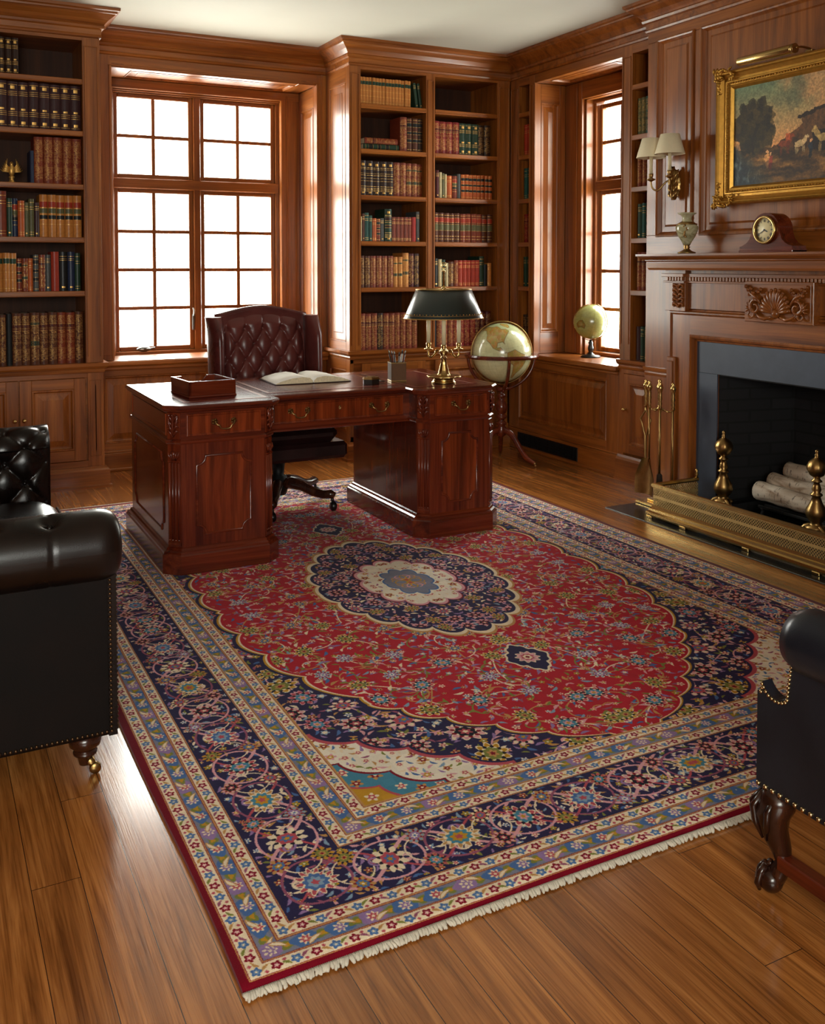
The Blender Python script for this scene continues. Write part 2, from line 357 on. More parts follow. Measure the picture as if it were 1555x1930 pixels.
# window_2 in the right wall, deep in its own panelled recess
w2 = thing('window_2', (4.58, 5.53, .75), None, None); w2['kind'] = 'structure'
T2 = fr(4.446)
m = MB(T2); m.box(5.83, 6.03, .75, 2.79, -.03, 0, .004); m.box(5.03, 5.23, .75, 2.79, -.03, 0, .004); m.box(5.88, 5.90, .76, 2.75, 0, .008, .003)
m.box(5.81, 6.03, .75, 2.79, -.18, -.031); m.box(5.03, 5.25, .75, 2.79, -.18, -.031)
m.mat = 1; m.box(5.23, 5.83, 2.66, 2.79, -.03, 0, .004); m.box(5.23, 5.83, 2.655, 2.79, -.18, -.031)
m.build('casing', [WV, WY], w2)
m = MB(T2); m.box(5.785, 5.812, .76, 2.655, -.18, -.10, .003); m.box(5.248, 5.275, .76, 2.655, -.18, -.10, .003); m.mat = 1; m.box(5.27, 5.79, 1.975, 2.05, -.175, -.10, .005); m.box(5.25, 5.81, .75, .775, -.18, -.06, .004); m.box(5.25, 5.81, 2.63, 2.655, -.18, -.09, .003); m.build('window_frame', [WV, WY], w2)
sash(w2, T2, 5.318, 5.745, 2.082, 2.585, 2, -.15); sash(w2, T2, 5.318, 5.745, .81, 1.945, 4, -.15)
# recess lining: far jamb (faces the room), near jamb, soffit
m = MB(fb(6.03)); m.door(4.163, 4.446, .75, 2.788, 0, .03, .055, .14, .16); m.box(4.164, 4.5, .75, 2.788, -.07, -.028)
m.T = Matrix.Identity(4); m.box(4.192, 4.5, 4.97, 5.03, .75, 2.788)
m.build('trim_4', [WV, WX], kind='structure')
m = MB(Matrix(((1, 0, 0, 0), (0, 1, 0, 0), (0, 0, -1, 2.79), (0, 0, 0, 1)))); m.door(4.163, 4.446, 5.031, 6.029, 0, .03, .05, .12); m.box(4.262, 4.62, 4.97, 6.10, -.08, -.028); m.build('trim_5', [WX, WY], kind='structure')
# right wall face: pilasters, header, window seat with its panel, baseboard
m = MB(fr(4.16))
for a, b in ((6.0315, 6.105), (6.245, 6.36), (4.925, 5.0285)):
    m.box(a, b, .749, 2.86, -.03, 0, .002)
    for q in (a + .012, b - .018): m.box(q, q + .006, .9, 2.78, 0, .006, .002)
    m.box(a + .012, b - .012, 2.774, 2.78, 0, .006, .002)
m.mat = 1; m.box(4.66, 6.36, 2.794, CEIL, -.1, -.001); m.box(4.66, 6.36, 2.855, 2.87, 0, .01, .003)
m.build('trim_6', [WV, WY], kind='structure')
m = MB(fr(4.158)); m.door(5.03, 6.36, .16, .71, 0, .03, .13, .07, .07); m.box(5.03, 6.36, 0, .71, -.06, -.028); m.build('trim_7', [WV, WY], kind='structure')
m = MB(); m.box(4.125, 4.50, 5.035, 6.36, .712, .748, .009); m.mat = 0; m.box(4.142, 4.20, 5.035, 6.36, .69, .712, .006); m.build('window_seat', WY, w2)
m = MB(fr(4.16)); m.box(5.02, 6.36, 0, .15, -.05, .012, .003); m.box(5.02, 6.36, .15, .163, -.03, .006, .004); m.box(5.02, 6.36, 0, .02, .012, .026, .006); m.build('baseboard_right', WY, kind='structure')
# plain panelled wall beyond the chimney breast, towards the camera
m = MB(fr(4.16))
for i in range(5):
    a = 2.46 - i * .972; m.door(a - .972, a, .95, 2.80, 0, .03, .09); m.door(a - .972, a, .14, .95, 0, .03, .09)
m.mat = 1; m.box(-2.4, 2.46, 0, .14, -.03, .014, .003); m.box(-2.4, 2.46, 2.8, CEIL, -.03, 0); m.build('trim_8', [WV, WY], kind='structure')
# crown moulding round the room
cp = [(0, 2.852), (.010, 2.855), (.014, 2.866), (.010, 2.874), (.012, 2.905), (.026, 2.912), (.030, 2.926), (.026, 2.934), (.034, 2.944), (.05, 2.962), (.078, 2.984), (.088, 2.994), (.096, 2.996), (.098, 3.006), (.112, 3.012), (.114, CEIL + .002), (0, CEIL + .002)]
m = MB(); m.sweep(cp, [(-2.2, 6.36), (1.065, 6.36), (1.065, 6.795), (2.79, 6.795), (2.79, 6.36), (4.16, 6.36), (4.16, 4.66), (4.06, 4.66), (4.06, 2.46), (4.16, 2.46), (4.16, -2.4), (-2.2, -2.4), (-2.2, 6.36)])
m.build('trim_9', WX, kind='structure')
# plain frame for an unseen window added behind the camera for fill light
for nm, T, a, b in (('fill_window', Matrix(((1, 0, 0, 0), (0, 0, 1, -2.45), (0, 1, 0, 0), (0, 0, 0, 1))), -2.0, .3),):
    m = MB(T); c = (a + b) / 2
    for u in (a, c - .03, b - .06): m.box(u, u + .06, .95, 2.55, -.03, .03, .004)
    for v in (.95, 2.49): m.box(a, b, v, v + .06, -.03, .03, .004)
    lattice(m, a + .06, c - .03, 1.01, 2.49, 2, 4, -.01); lattice(m, c + .03, b - .06, 1.01, 2.49, 2, 4, -.01)
    m.build(nm, WV, kind='structure')

# ---------------------------------------------------------------- built-in bookcases
SH = [2.59, 2.265, 1.93, 1.597, 1.258]         # shelf tops
COUNTER = [(0, .735), (.006, .738), (.010, .752), (.006, .760), (.020, .768), (.028, .778), (.030, .800), (0, .800)]
def knob(root, T, u, v, mat=brass):
    m = MB(T @ Matrix.Translation((u, v, 0))); m.lathe([(.010, 0), (.006, .004), (.005, .012), (.012, .018), (.013, .024), (.008, .030), (.0005, .032)], n=14); m.build('knob', mat, root)
def bookcase(name, label, bays, x0, x1, y, side):
    r = thing(name, ((x0 + x1) / 2, y, 0), label, 'bookcase'); T = fb(y)
    for z in SH:
        for a, b in bays:
            m = MB(T); m.box(a, b, z - .034, z, -.41, .0, .003); m.box(a, b, z - .030, z - .022, 0, .004, .002); m.build('shelf', WX, r)
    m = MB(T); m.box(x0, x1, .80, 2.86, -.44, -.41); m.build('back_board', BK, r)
    m = MB(T); e = [x0] + [q for b in bays for q in b] + [x1]
    for a, b in zip(e[::2], e[1::2]):
        m.box(a, b, .80, 2.86, -.41, -.012); m.box(a, b, .80, 2.86, -.012, 0, .002)
        if b - a > .06:
            m.box(a + .012, a + .018, .84, 2.80, 0, .006, .002); m.box(b - .018, b - .012, .84, 2.80, 0, .006, .002); m.box(a + .018, b - .018, 2.794, 2.80, 0, .006, .002)
    m.build('upright', WV, r)
    m = MB(T); m.box(x0, x1, 2.832, CEIL, -.44, -.001); m.build('frieze', WX, r)
    m = MB(); pth = [(x0, y), (x1, y)] if side == 0 else ([(x0, y), (x1, y), (x1, y + .44)] if side > 0 else [(x0, y + .44), (x0, y), (x1, y)])
    m.sweep(COUNTER, pth); m.box(x0, x1, y, y + .44, .74, .80); m.build('counter', WX, r)
    m = MB(T); m.box(x0, x1, 0, .74, -.44, -.022); m.box(x0, x1, .706, .74, -.022, -.002, .002); m.box(x0, x1, .13, .175, -.022, -.002, .002); m.build('base_carcass', WX, r)
    m = MB(); m.sweep([(0, 0), (.042, 0), (.042, .016), (.030, .024), (.028, .112), (.016, .122), (.010, .135), (0, .135)], pth); m.build('plinth', WX, r)
    return r
lb = bookcase('bookcase', 'tall built-in walnut bookcase behind the tufted leather sofa', [(.155, .958)], .05, 1.065, 6.36, 1)
T = fb(6.36)
for a, b, ku in ((.165, .555, .53), (.562, .952, .585)):
    m = MB(T); m.door(a, b, .178, .704, .004, .022, .07, .065, .07); d = m.build('cabinet_door', [WV, WX], lb); knob(d, fb(6.356), ku, .46)
m = MB(T); m.box(.965, 1.065, .13, .74, -.02, 0, .002); m.field(.98, 1.05, .2, .69, .001); m.build('base_pilaster', WV, lb)
m = MB(T); m.box(.05, .16, .13, .74, -.02, 0, .002); m.build('base_pilaster', WV, lb)
rb = bookcase('bookcase', 'tall double walnut bookcase filling the room corner behind the desk lamp', [(2.877, 3.412), (3.488, 4.042)], 2.79, 4.155, 6.36, -1)
m = MB(fr(2.79)); m.door(6.362, 6.795, .80, 2.86, .004, .03, .065, .12, .06); m.door(6.362, 6.795, .135, .735, .004, .03, .065, .08, .08); m.build('side_panel', [WV, WY], rb)
for a, b in ((2.88, 3.41), (3.49, 4.04)):
    m = MB(T); m.door(a, b, .178, .704, .004, .022, .07, .065, .07); d = m.build('cabinet_door', [WV, WX], rb); knob(d, fb(6.356), a + .05 if a > 3.4 else b - .05, .46)
def side_case(label, a, b, base):
    r = thing('bookcase', (4.3, (a + b) / 2, 0), label, 'bookcase'); T = fr(4.16)
    for z in SH:
        m = MB(T); m.box(a, b, z - .034, z, -.28, 0, .003); m.build('shelf', WY, r)
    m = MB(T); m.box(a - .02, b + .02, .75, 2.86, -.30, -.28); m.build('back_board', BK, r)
    m = MB(T); m.box(a - .022, a, .75, 2.86, -.28, -.031); m.box(b, b + .022, .75, 2.86, -.28, -.031); m.build('upright', WV, r)
    m = MB(T); m.box(a, b, 2.80, 2.86, -.28, -.032); m.build('frieze', WY, r)
    return r
sc1 = side_case('slim bookcase tucked between room corner and window seat', 6.105, 6.245, False)
sc2 = side_case('narrow bookcase recessed beside the chimney breast', 4.66, 4.925, True)
m = MB(); m.sweep(COUNTER, [(4.16, 5.03), (4.16, 4.66)]); m.box(4.16, 4.44, 4.66, 5.03, .74, .80); m.build('counter', WY, sc2)
m = MB(fr(4.16)); m.box(4.66, 5.03, 0, .74, -.28, -.022); m.box(4.985, 5.03, .13, .735, -.022, 0, .002); m.box(4.66, 5.03, .706, .735, -.022, -.002, .002); m.build('base_carcass', WV, sc2)
m = MB(fr(4.16)); m.door(4.672, 4.98, .178, .704, .004, .022, .055, .06, .06); d = m.build('cabinet_door', [WV, WY], sc2); knob(d, fr(4.156), 4.955, .47)
m = MB(); m.sweep([(0, 0), (.042, 0), (.042, .016), (.030, .024), (.028, .135), (.016, .15), (.010, .165), (0, .165)], [(4.16, 5.03), (4.16, 4.66)]); m.build('plinth', WY, sc2)
# floor register in the skirting under the window seat
m = MB(fr(4.148)); m.box(5.46, 6.22, .028, .128, -.004, .004, .002); m.mat = 1
for i in range(46):
    u = 5.475 + i * .016
    m.box(u, u + .005, .036, .12, .004, .007)
for v in (.055, .075, .095): m.box(5.47, 6.21, v, v + .004, .004, .008)
m.build('floor_register', [black, iron], label='dark pierced metal vent set in the skirting under the window seat', cat='vent')
# ---------------------------------------------------------------- woven pattern of the rug (one quarter, mirrored)
def rug_pattern():
    S = 715.0                                   # pixels per metre
    W, H = int(1.4 * S), int(2.02 * S)
    rng = random.Random(7)
    img = np.zeros((H, W, 3), np.float32)
    vv, uu = np.mgrid[0:H, 0:W].astype(np.float32)
    uu = (uu + .5) / S; vv = (vv + .5) / S
    C = dict(red=(172, 18, 34), dred=(112, 8, 24), navy=(30, 25, 60), cream=(236, 216, 182), pink=(216, 150, 160), tan=(186, 132, 72), gold=(186, 132, 28), blue=(62, 96, 156),
             teal=(58, 122, 152), sky=(120, 150, 178), olive=(112, 118, 48), lilac=(138, 106, 160), white=(238, 228, 208), black=(20, 16, 28), rose=(176, 66, 78), grey=(112, 116, 138), mauve=(140, 70, 96))
    C = {k: np.array(v, np.float32) / 255 for k, v in C.items()}

    def win(u, v, r):
        a, b = max(0, int((v - r) * S)), min(H, int((v + r) * S) + 2)
        c, d = max(0, int((u - r) * S)), min(W, int((u + r) * S) + 2)
        return (slice(a, b), slice(c, d)) if b > a and d > c else None

    def flower(u, v, r, layers, ang=0., asp=1., mask=None):
        w = win(u, v, r * 1.3 * max(asp, 1))
        if w is None: return
        du, dv = uu[w] - u, vv[w] - v
        ca, sa = math.cos(ang), math.sin(ang)
        x = (du * ca + dv * sa) / asp; y = -du * sa + dv * ca
        rr = np.hypot(x, y) / r; th = np.arctan2(y, x)
        sub = img[w]
        for sc, n, amp, ph, col in layers:
            m = rr < sc * (1 - amp + amp * np.cos(n * th + ph))
            if mask is not None: m &= mask[w]
            sub[m] = C[col]

    def stroke(pts, wd, col, mask=None):
        for (a, b), (c, d) in zip(pts[:-1], pts[1:]):
            L = math.hypot(c - a, d - b)
            w = win((a + c) / 2, (b + d) / 2, L / 2 + wd * 2)
            if w is None or L < 1e-6: continue
            t = np.clip(((uu[w] - a) * (c - a) + (vv[w] - b) * (d - b)) / (L * L), 0, 1)
            m = np.hypot(uu[w] - a - t * (c - a), vv[w] - b - t * (d - b)) < wd
            if mask is not None: m &= mask[w]
            img[w][m] = C[col]

    def leaf(u, v, L, wd, ang, col, edge=None, mask=None):
        w = win(u, v, L)
        if w is None: return
        du, dv = uu[w] - u, vv[w] - v
        x = du * math.cos(ang) + dv * math.sin(ang); y = -du * math.sin(ang) + dv * math.cos(ang)
        t = np.clip(x / L + .5, 0, 1)
        h = wd * np.sin(np.pi * t) * (1.25 - .8 * t); y = y - wd * .8 * np.sin(np.pi * t)
        if edge:
            m = (np.abs(y) < h + .0022) & (t > 0) & (t < 1)
            if mask is not None: m &= mask[w]
            img[w][m] = C[edge]
        m = (np.abs(y) < h) & (t > 0) & (t < 1)
        if mask is not None: m &= mask[w]
        img[w][m] = C[col]

    def palmette(u, v, r, kind, ang=0., mask=None, edge='cream'):
        k = kind % 6
        a, b, c, d = [('tan', 'blue', 'gold', 'cream'), ('rose', 'teal', 'pink', 'gold'), ('pink', 'black', 'rose', 'cream'), ('gold', 'olive', 'tan', 'dred'), ('sky', 'lilac', 'white', 'blue'), ('cream', 'rose', 'blue', 'gold')][k]
        n = 9 + (kind * 5) % 5
        flower(u, v, r, [(1.0, n, .14, 0, edge), (.9, n, .16, 0, a), (.74, n, .2, 3.14, 'black' if k % 2 else 'dred'), (.62, n, .12, 0, edge), (.54, 7, .08, 0, b), (.34, 6, .2, 0, c), (.16, 5, .2, 1, d)], ang, 1.25, mask)

    def bloom(u, v, r, kind, mask=None):
        a, b = [('cream', 'rose'), ('pink', 'gold'), ('sky', 'cream'), ('tan', 'dred'), ('white', 'blue'), ('lilac', 'cream'), ('gold', 'olive')][kind % 7]
        flower(u, v, r, [(1, 5, .22, kind, a), (.62, 5, .2, kind + 3, b), (.25, 3, .1, 0, 'cream')], 0, 1., mask)

    def vine(u, v, ang, L, curl, wd, col, mask=None, n=16, leaves=True):
        pts = []; a = ang
        for i in range(n):
            pts.append((u, v)); a += curl * (i / n) * 2 / n
            u += math.cos(a) * L / n; v += math.sin(a) * L / n
            if leaves and i % 4 == 2:
                s = 1 if i % 8 == 2 else -1
                leaf(u + math.cos(a + s) * .014, v + math.sin(a + s) * .014, .04, .0052, a + s * .7, ['lilac', 'olive', 'tan', 'blue', 'pink'][(i + int(u * 50)) % 5], None, mask)
        stroke(pts, wd, col, mask)
        return u, v

    CU, CV = 1.4, 2.0
    d_edge = np.minimum(uu, vv)
    F = .482                                    # where the field begins
    # field: navy corners, lobed red centre
    fu, fv = np.abs(uu - CU), np.abs(vv - CV)
    field = d_edge >= F
    img[:] = C['navy']
    t = np.clip(fv / 1.555, 0, 1)
    wv = .875 * np.power(np.clip(1 - t ** 2.8, 0, 1), .88) + .03 * np.exp(-((fv - 1.42) / .09) ** 2)
    arc = np.where(fv < 1.0, fv, 1.0 + (fv - 1.0) * 1.5 + (.7 - np.minimum(fu, .7)) * .6)
    lob = np.abs(np.sin(arc * math.pi / .235)) ** .7 * .042 - .026
    rd = wv + lob - fu                          # >0 inside the red
    red = field & (rd > 0)
    img[field & (rd > -.016)] = C['gold']; img[field & (rd > -.008)] = C['cream']; img[red] = C['red']
    # white corner spandrels
    cu, cv = uu - F, vv - F
    q = cu / .47 + cv / .42
    sc = np.abs(np.sin((cu / .5 - cv / .46) * math.pi * 2.2)) ** .7 * .10
    wq = q + sc
    wh = field & (wq < 1.0) & ~red
    img[field & (wq < 1.05) & ~red] = C['rose']; img[wh] = C['white']
    img[field & (wq < .60) & ~red] = C['dred']; img[field & (wq < .57) & ~red] = C['teal']; img[field & (wq < .34)] = C['rose']; img[field & (wq < .31)] = C['gold']
    redin = field & (rd > .012)
    navin = field & (rd < -.03) & (wq > 1.08)
    whin = wh & (wq > .64)
    tealin = field & (wq < .55)
    # small fill everywhere, then vines, then the big blossoms
    def scatter(mask, n, rmin, rmax, fn, seed, mind):
        rg = random.Random(seed); got = []
        ys, xs = np.nonzero(mask)
        if len(ys) == 0: return got
        for _ in range(n * 14):
            i = rg.randrange(len(ys)); u, v = xs[i] / S, ys[i] / S
            if all((u - a) ** 2 + (v - b) ** 2 > mind * mind for a, b in got):
                got.append((u, v)); fn(u, v, rg.uniform(rmin, rmax), rg.randrange(60))
                if len(got) >= n: break
        return got
    leafc = ['lilac', 'pink', 'cream', 'olive', 'blue', 'tan', 'mauve', 'sky']
    dl = lambda m: (lambda u, v, r, k: leaf(u, v, r, r * .17, (k % 12) * .52, leafc[k % 8], None, m))
    big = scatter(redin, 46, .036, .05, lambda u, v, r, k: None, 3, .125)
    for i, (u, v) in enumerate(big):
        for s in range(3):
            vine(u, v, rng.uniform(0, 6.28), rng.uniform(.14, .24), rng.uniform(-5, 5), .0028, ['tan', 'tan', 'olive', 'cream'][(i + s) % 4], redin)
    scatter(redin, 520, .03, .048, dl(redin), 5, .027)
    scatter(redin, 300, .009, .015, lambda u, v, r, k: bloom(u, v, r, k, redin), 6, .042)
    for i, (u, v) in enumerate(big): palmette(u, v, .029 + .017 * ((i * 7) % 5) / 5, [0, 3, 1, 4, 3][i % 5], i * .9, redin)
    big = scatter(navin, 24, .03, .05, lambda u, v, r, k: None, 8, .11)
    for i, (u, v) in enumerate(big): vine(u, v, rng.uniform(0, 6.28), .2, rng.uniform(-6, 6), .003, 'pink', navin)
    scatter(navin, 240, .028, .046, dl(navin), 9, .03)
    scatter(navin, 70, .012, .019, lambda u, v, r, k: bloom(u, v, r, k, navin), 10, .05)
    for i, (u, v) in enumerate(big): palmette(u, v, .038 + .016 * (i % 3) / 2, [2, 5, 3, 1][i % 4], i * .7, navin, 'pink' if i % 2 else 'cream')
    scatter(whin, 60, .024, .036, dl(whin), 11, .024)
    scatter(whin, 26, .012, .02, lambda u, v, r, k: bloom(u, v, r, [0, 3, 1][k % 3], whin), 12, .04)
    scatter(tealin, 14, .016, .024, lambda u, v, r, k: bloom(u, v, r, [0, 3][k % 2], tealin), 13, .055)
    # medallion, its white heart and its pendant
    mu, mv = (uu - CU) / .39, (vv - CV) / .60
    rr = np.hypot(mu, mv); th = np.arctan2(mv, mu)
    md = 1 + .045 * (np.abs(np.cos(th * 10)) ** .6 * 2 - 1) - rr + .05 * np.cos(2 * th) * -1 * 0 - .05 * np.sin(2 * th) ** 2 + .03
    img[md > -.05] = C['tan']; img[md > -.025] = C['cream']; img[md > .015] = C['navy']
    pu, pv = (uu - CU) / .068, (vv - (CV - .92)) / .10
    pd = 1 + .12 * np.cos(4 * np.arctan2(pv, pu)) + .05 * np.cos(12 * np.arctan2(pv, pu)) - np.hypot(pu, pv)
    img[pd > -.14] = C['cream']; img[pd > -.02] = C['navy']
    flower(CU, CV - .92, .048, [(1, 10, .12, 0, 'cream'), (.9, 10, .14, 0, 'pink'), (.55, 8, .1, 0, 'rose'), (.4, 6, .1, 0, 'cream'), (.2, 4, .1, 0, 'dred')], 1.57, 1.1)
    palmette(CU, CV - .73, .04, 3, 1.57)
    min_ = md > .05
    hr = np.hypot((uu - CU) / .19, (vv - CV) / .265)
    hd = 1 + .09 * (np.abs(np.cos(th * 6)) ** .6 * 2 - 1) - hr
    ring = min_ & (hd < -.12)
    scatter(ring, 110, .026, .042, lambda u, v, r, k: leaf(u, v, r, r * .2, (k % 12) * .52, ['pink', 'lilac', 'sky', 'tan', 'cream'][k % 5], None, ring), 21, .028)
    for i, (u, v) in enumerate(scatter(ring, 22, .02, .02, lambda u, v, r, k: None, 22, .085)):
        vine(u, v, i * 1.3, .13, (-1) ** i * 6, .0026, 'pink', ring, leaves=False); palmette(u, v, .034, [2, 2, 3, 5][i % 4], i, ring, 'pink')
    img[hd > -.10] = C['dred']; img[hd > -.07] = C['pink']; img[hd > 0] = C['white']
    hw = hd > .03
    scatter(hw, 26, .02, .034, dl(hw), 23, .026)
    scatter(hw, 13, .016, .024, lambda u, v, r, k: bloom(u, v, r, [0, 3, 1][k % 3], hw), 24, .055)
    br = np.hypot((uu - CU) / .10, (vv - CV) / .145)
    bd = 1 + .12 * (np.abs(np.cos(th * 4)) * 2 - 1) - br
    img[bd > -.10] = C['white']; img[bd > -.03] = C['blue']; img[bd > .05] = C['grey']
    for k in range(7): vine(CU, CV, -1.57 - k * .26, .10, (-1) ** k * 3, .003, ['tan', 'pink', 'gold'][k % 3], bd > .08, leaves=False)
    flower(CU, CV, .025, [(1, 6, .2, 0, 'gold'), (.5, 6, .2, 0, 'rose')])
    # borders; each band runs along the two outer edges with a mitre
    out = ~field
    img[out] = C['navy']
    band = lambda a, b: out & (d_edge >= a) & (d_edge < b)
    mainb = band(.152, .352)
    s_along = np.where(uu < vv, vv, uu)
    def stripes(a, b, base):
        img[band(a - .004, b + .004)] = C['tan']; img[band(a - .001, b + .001)] = C['dred']; img[band(a, b)] = C[base]
    for a, b, base in ((.026, .060, 'cream'), (.066, .108, 'grey'), (.114, .148, 'cream'), (.354, .386, 'cream'), (.392, .434, 'grey'), (.440, .474, 'cream')):
        stripes(a, b, base)
    img[band(.476, F)] = C['tan']; img[band(0, .022)] = C['dred'] * .92
    for a, b, kind in ((.026, .060, 0), (.114, .148, 0), (.354, .386, 0), (.440, .474, 0), (.066, .108, 1), (.392, .434, 1)):
        mid = (a + b) / 2; hw_ = (b - a) / 2
        m = band(a + .002, b - .002)
        step = .043 if kind == 0 else .078
        for side in (0, 1):
            n = int((1.5 if side else 2.1) / step)
            for i in range(n + 1):
                s = mid + i * step
                P = (lambda s_, o: (s_, mid + o)) if side else (lambda s_, o: (mid + o, s_))
                u, v = P(s, 0)
                if kind == 0:
                    flower(u, v, hw_ * .78, [(1, 5, .18, i, 'dred' if i % 2 else 'blue'), (.5, 5, .2, i, 'pink' if i % 2 else 'sky'), (.2, 3, 0, 0, 'cream')], 0, 1, m)
                    u2, v2 = P(s + step / 2, .004 * (-1) ** i)
                    leaf(u2, v2, .026, .004, (1.57 if side == 0 else 0) + .6 * (-1) ** i, ['tan', 'olive', 'mauve'][i % 3], None, m)
                    u2, v2 = P(s + step * .45, -.009 * (-1) ** i); flower(u2, v2, .0045, [(1, 4, .1, 0, 'rose')], 0, 1, m)
                else:
                    b0 = band(a + .001, b - .001)
                    flower(u, v, hw_ * 1.15, [(1, 4, .1, i, 'blue' if i % 3 else 'lilac')], (1.57 if side == 0 else 0), 1.5, b0)
                    flower(u, v, hw_ * .8, [(1, 7, .2, i, 'cream'), (.7, 6, .2, i, 'rose' if i % 2 else 'lilac'), (.3, 5, .2, 0, 'cream')], 0, 1, b0)
                    u2, v2 = P(s + step / 2, 0); flower(u2, v2, hw_ * .7, [(1, 3, .2, i, 'olive'), (.5, 3, .2, i + 1, 'gold')], (1.57 if side == 0 else 0), 1.5, b0)
                    u2, v2 = P(s + step / 4, .008 * (-1) ** i); leaf(u2, v2, .04, .005, (1.57 if side == 0 else 0) - .5 * (-1) ** i, 'cream', 'tan', b0)
    # main border: scrolling vine with palmettes turning over on alternate sides
    mi = band(.158, .346); mid = .252
    for side in (0, 1):
        horiz = (uu >= vv) if side else (uu < vv)
        m = mi & horiz
        P = (lambda s_, o: (s_, mid + o)) if side else (lambda s_, o: (mid + o, s_))
        base = 0 if side else 1.5708
        scatter(m, 260, .022, .036, dl(m), 31 + side, .023)
        scatter(m, 150, .008, .014, lambda u, v, r, k: bloom(u, v, r, k, m), 33 + side, .034)
        for wd, col, ph in ((.005, 'pink', 0), (.0036, 'rose', math.pi)):
            pts = [P(s, .068 * math.sin((s - .06) * math.pi / .19 + ph)) for s in np.arange(.14, 2.1, .008)]
            stroke(pts, wd, col, m)
        for i in range(11):
            s = .252 + i * .19
            u, v = P(s, 0)
            for k in range(4):
                vine(u, v, base + k * 1.57 + .5, .13, (-1) ** (i + k) * 9, .003, ['pink', 'cream', 'rose', 'lilac'][(i + k) % 4], m, leaves=False)
            stroke([P(s + .088 * math.cos(q), .074 * math.sin(q)) for q in np.arange(0, 6.4, .15)], .0034, 'pink' if i % 2 else 'mauve', m)
            stroke([P(s + .095 + .05 * math.cos(q), .05 * math.sin(q)) for q in np.arange(0, 6.4, .25)], .0022, 'cream', m)
            r = .05 if i % 2 == 0 else .043
            if i % 2 == 0:
                flower(u, v, r, [(1, 13, .16, 0, 'cream'), (.9, 13, .2, 0, 'tan' if i % 4 else 'rose'), (.68, 11, .1, 0, 'cream'), (.6, 10, .1, 0, 'teal' if i % 4 else 'blue'), (.4, 7, .14, 0, 'gold' if i % 4 else 'sky'), (.2, 5, .2, 0, 'rose')], base, 1.2, m)
            else:
                palmette(u, v, r, [1, 5, 2][i % 3], base + 1.57, m)
            for sgn in (-1, 1):
                u, v = P(s + .095, sgn * .055); palmette(u, v, .027, i + (sgn > 0) * 3, base + sgn, m, 'tan')
    full = np.concatenate([img, img[:, ::-1]], 1)
    full = np.concatenate([full, full[::-1]], 0)
    h, w, _ = full.shape                       # knots: each colour step a little ragged, wool tone slightly uneven
    rs = np.random.RandomState(2)
    jx = np.clip(np.arange(w)[None, :] + rs.randint(-1, 2, (h, w)), 0, w - 1); jy = np.clip(np.arange(h)[:, None] + rs.randint(-1, 2, (h, w)), 0, h - 1)
    full = full * .55 + full[jy, jx] * .45
    low = rs.rand(h // 24 + 2, w // 24 + 2); low = np.kron(low, np.ones((24, 24)))[:h, :w]
    full = full * (.93 + .08 * rs.rand(h, w)[..., None] + .06 * low[..., None])
    return (np.clip(full, 0, 1) ** .86).astype(np.float32)
# ---------------------------------------------------------------- chimney breast, mantelpiece and hearth
TB = fr(4.06)
m = MB(TB); m.mat = 0
m.box(4.04, 4.66, 0, .80, -.56, 0); m.box(2.46, 3.08, 0, .80, -.56, 0); m.box(2.46, 4.66, .80, 1.50, -.56, 0); m.box(2.46, 4.66, 1.50, CEIL, -.56, -.034)
for a, b in ((4.56, 4.66), (4.194, 4.271), (2.85, 2.93), (2.46, 2.56)): m.box(a, b, 1.605, 2.79, -.034, 0, .002)
m.mat = 1; m.box(2.46, 4.66, 2.785, CEIL, -.034, 0, 0); m.box(2.46, 4.66, 1.49, 1.605, -.034, .0005, .002)
for a, b in ((4.271, 4.56), (2.93, 4.194), (2.56, 2.85)):
    m.mat = 0; m.field(a, b, 1.605, 2.785, 0, [(-.012, 0), (-.010, .009), (-.002, .011), (.006, .007), (.014, -.006), (.02, -.012), (.05, -.013), (.06, -.008), (.062, -.007)])
m.build('wall_fireside', [WV, WY], kind='structure')
firebrick = N('sooty_firebrick'); bt = firebrick.n('TexBrick', Scale=1.0); bt.inputs['Color1'].default_value = lin((20, 20, 22)); bt.inputs['Color2'].default_value = lin((27, 26, 28)); bt.inputs['Mortar'].default_value = lin((10, 10, 11)); bt.inputs['Brick Width'].default_value = .22; bt.inputs['Row Height'].default_value = .065; bt.inputs['Mortar Size'].default_value = .006
tcx = firebrick.n('TexCoord'); sxx = firebrick.n('SeparateXYZ'); firebrick.l(tcx.outputs['Object'], sxx.inputs[0]); cbx = firebrick.n('CombineXYZ'); firebrick.l(firebrick.math('ADD', sxx.outputs['X'], sxx.outputs['Y']), cbx.inputs[0]); firebrick.l(sxx.outputs['Z'], cbx.inputs[1]); firebrick.l(cbx.outputs[0], bt.inputs['Vector']); firebrick.bump(bt.outputs['Fac'], -.4, .004)
firebrick.set(Base_Color=bt.outputs['Color'], Roughness=.85)
m = MB(); m.prism([(4.0625, 4.034), (4.55, 3.93), (4.55, 3.19), (4.0625, 3.086), (4.0625, 3.0805), (4.58, 3.0805), (4.58, 4.0395), (4.0625, 4.0395)], 'z', .0065, .799); m.box(4.0625, 4.58, 3.0805, 4.0395, .792, .7995); m.build('wall_firebox', firebrick.m, kind='structure')
slate = plain('honed_slate', (60, 70, 86), .5, 0, .05, .18, 9, .15)
hs = plain('hearth_slate', (40, 42, 42), .22, 0, .3, .25, 8, .1)
m = MB(); m.box(3.567, 4.58, 2.60, 4.432, -.02, .006, .003); m.build('hearth_slab', hs, label='dark polished slate hearth set into the floor before the fireplace', cat='hearth')

